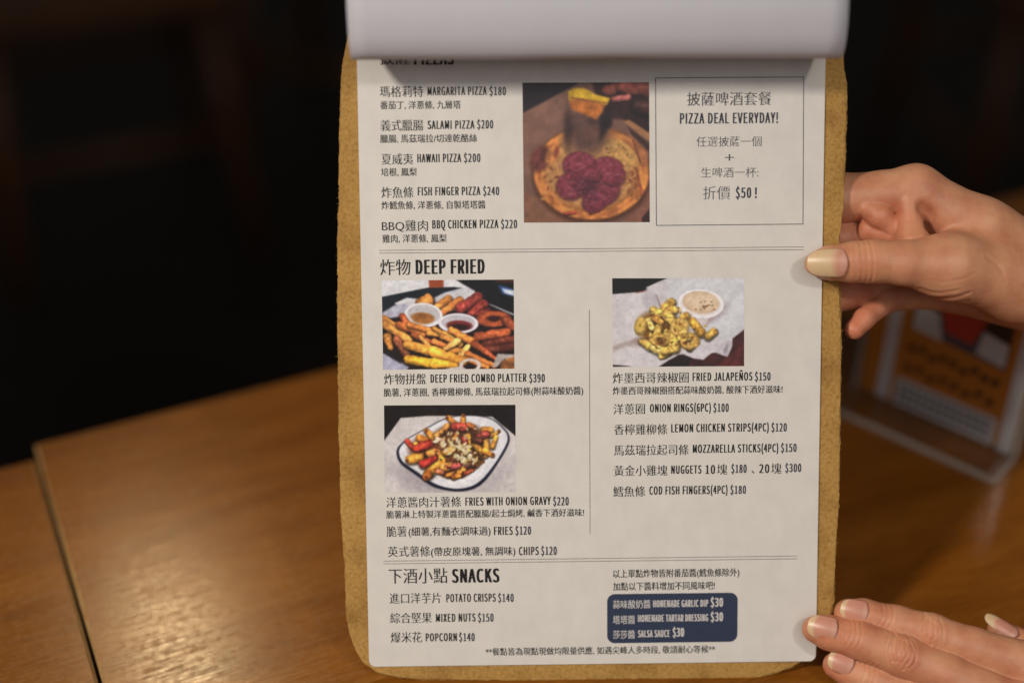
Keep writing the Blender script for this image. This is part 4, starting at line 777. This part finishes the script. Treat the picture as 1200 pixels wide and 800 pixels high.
hand = build_hand('hand', palm, [thumb, index, middle, ring_, little, pad_a, pad_b, web], [9, 5, 5, 2.5, 2.5, 3.2, 1.6, 4], 8,
    [([(1003, 288), (1001, 305), (1004, 326)], 18, 0.20, 0.55), ([(1010, 286), (1009, 305), (1011, 328)], 18, 0.16, 0.55), ([(1016, 285), (1015, 305), (1017, 329)], 18, 0.26, 0.6), ([(1021, 284), (1022, 306), (1022, 330)], 18, 0.32, 0.6), ([(1027, 286), (1026, 304), (1028, 327)], 18, 0.15, 0.5),
     ([(1070, 343), (1090, 349), (1112, 347), (1128, 341)], 8, 0.42, 0.7), ([(1074, 337), (1092, 342), (1116, 338)], 10, 0.26, 0.6), ([(1082, 351), (1104, 356), (1130, 351)], 6, 0.34, 0.7), ([(1096, 360), (1118, 362), (1140, 356)], 4, 0.26, 0.6),
     ([(1100, 330), (1122, 326), (1140, 318)], 16, 0.14, 0.6), ([(1150, 300), (1164, 312), (1172, 330)], 10, 0.16, 0.9), ([(1088, 264), (1089, 252), (1080, 244)], -2, 1.2, 2.4)],
    [((1015, 305, 20), 9, (0.93, 0.80, 0.72), 0.8), ((1000, 262, -8), 11, (1.0, 0.84, 0.82), 0.8), ((1035, 262, -8), 12, (1.0, 0.80, 0.78), 0.8), ((1068, 262, -2), 10, (1.02, 0.86, 0.86), 0.7), ((1000, 386, -6), 8, (1.04, 0.80, 0.78), 0.9), ((1010, 355, -12), 12, (0.98, 0.76, 0.76), 0.8), ((1170, 295, 6), 14, (0.96, 0.88, 0.84), 0.6), ((1100, 352, 5), 9, (1.0, 0.82, 0.8), 0.6)])
tag(hand, 'bare hand gripping the board edge with its thumb on the menu', 'hand', 'hands holding the clipboard')
nail(hand, (989, 308, 19.2), (945, 308.5, 12.9), (-0.14, 0.05, 1), 7.6, 8.4, 0.14, 0.0, 0.40, 0.30)

# lower hand: fingers laid over the board corner, nails up
A_ = [J(994, 718, 3.0, 6.6), J(1012, 721, 4, 7.6), J(1050, 730, 8, 8.1), J(1092, 742, 12, 9.0), J(1140, 758, 15, 9.0), J(1215, 782, 18, 10.8)]
B_ = [J(956, 737, 7.2, 6.3), J(972, 741, 8.4, 7.8), J(1008, 750, 12, 8.6), J(1058, 768, 17, 9.7), J(1110, 790, 22, 9.4), J(1200, 832, 28, 11.2)]
C_ = [J(980, 779, 7.4, 6.2), J(996, 785, 9, 7.4), J(1030, 799, 14, 8.0), J(1070, 818, 20, 9), J(1115, 842, 26, 9), J(1185, 878, 34, 10.8)]
D_ = [J(1040, 850, 18, 6.2), J(1070, 862, 24, 7.2), J(1105, 880, 30, 7.8), J(1170, 915, 38, 9.6)]
T_ = [J(1168, 737, -8, 4.4), J(1184, 748, -6, 6.2), J(1225, 765, 2, 9.0), J(1290, 800, 6, 12)]
palm = [(J(1215, 782, 18, 10.8), J(1330, 835, 18, 16)), (J(1200, 832, 28, 11.2), J(1330, 850, 22, 16)), (J(1185, 878, 34, 10.8), J(1330, 870, 28, 16)), (J(1170, 915, 38, 9.6), J(1330, 885, 34, 15)), (J(1290, 800, 6, 12), J(1340, 840, 14, 16)), (J(1330, 855, 22, 19), J(1420, 880, 30, 22)), (J(1420, 880, 30, 22), J(1620, 930, 52, 27))]
fold = lambda x, y, dx, dy, n: [(x - dx * n, y - dy * n), (x, y), (x + dx * n, y + dy * n)]
cr = []
for (x, y, z, wx, wy) in ((1058, 766, 27, 15, 20), (1091, 739, 20, 13, 18)):      # knuckle wrinkles: nested ovals round the joint, broken and uneven
    for q, dpt in ((0.30, 0.30), (0.52, 0.26), (0.74, 0.34), (0.98, 0.28), (1.2, 0.16)):
        for side in (-1, 1):
            a0, a1 = rng.uniform(-68, -48), rng.uniform(48, 68); L0 = []
            for a in np.linspace(a0, a1, 5):
                ca, sa = math.cos(R(a)), math.sin(R(a)); ex_, ey_ = side * wx * q * ca + rng.normal(0, 0.5), wy * (0.55 + 0.45 * q) * sa + rng.normal(0, 0.5)
                L0.append((x + ex_ * 0.93 - ey_ * 0.30, y + ex_ * 0.34 + ey_ * 0.93))
            cr.append((L0, z, dpt * rng.uniform(1.0, 1.7), 0.45))
for (x, y, z) in ((1004, 747, 21), (1042, 724, 16), (1022, 792, 22)):
    for off in (-5, 0, 5): cr.append(([(x + off + 4, y - 14 + off * 0.3), (x + off, y + off * 0.3), (x + off - 6, y + 12 + off * 0.3)], z, 0.22, 0.45))
low_hand = build_hand('hand', palm, [A_, B_, C_, D_, T_], 5, 8, cr,
    [((1058, 766, 26), 7, (0.95, 0.80, 0.76), 0.85), ((1090, 740, 20), 7, (0.95, 0.80, 0.76), 0.85), ((970, 745, 10), 11, (1.04, 0.86, 0.82), 0.8), ((1000, 722, 8), 11, (1.04, 0.82, 0.80), 0.8), ((985, 785, 10), 10, (1.04, 0.84, 0.82), 0.8)])
tag(low_hand, 'bare hand with its fingertips laid over the lower board corner', 'hand', 'hands holding the clipboard')
nail(low_hand, (977.5, 738.5, 17.0), (946, 731, 11.6), (-0.10, 0.28, 1), 6.8, 7.8, 0.70, 0.0, 0.45)
nail(low_hand, (1014, 717.5, 12.0), (984.5, 711.5, 7.8), (-0.05, 0.30, 1), 6.2, 7.4, 0.74, 0.0, 0.45)
nail(low_hand, (997, 779, 16.6), (970.5, 769.5, 12.2), (-0.10, 0.34, 1), 6.2, 7.2, 0.72, 0.0, 0.45)
nail(low_hand, (1190, 741, 1.2), (1155, 720.5, -3.4), (0.1, 0.6, 0.75), 4.0, 5.6, 0.62, 0.0, 0.4)

bpy.data.objects.remove(fo); bpy.data.curves.remove(fc)
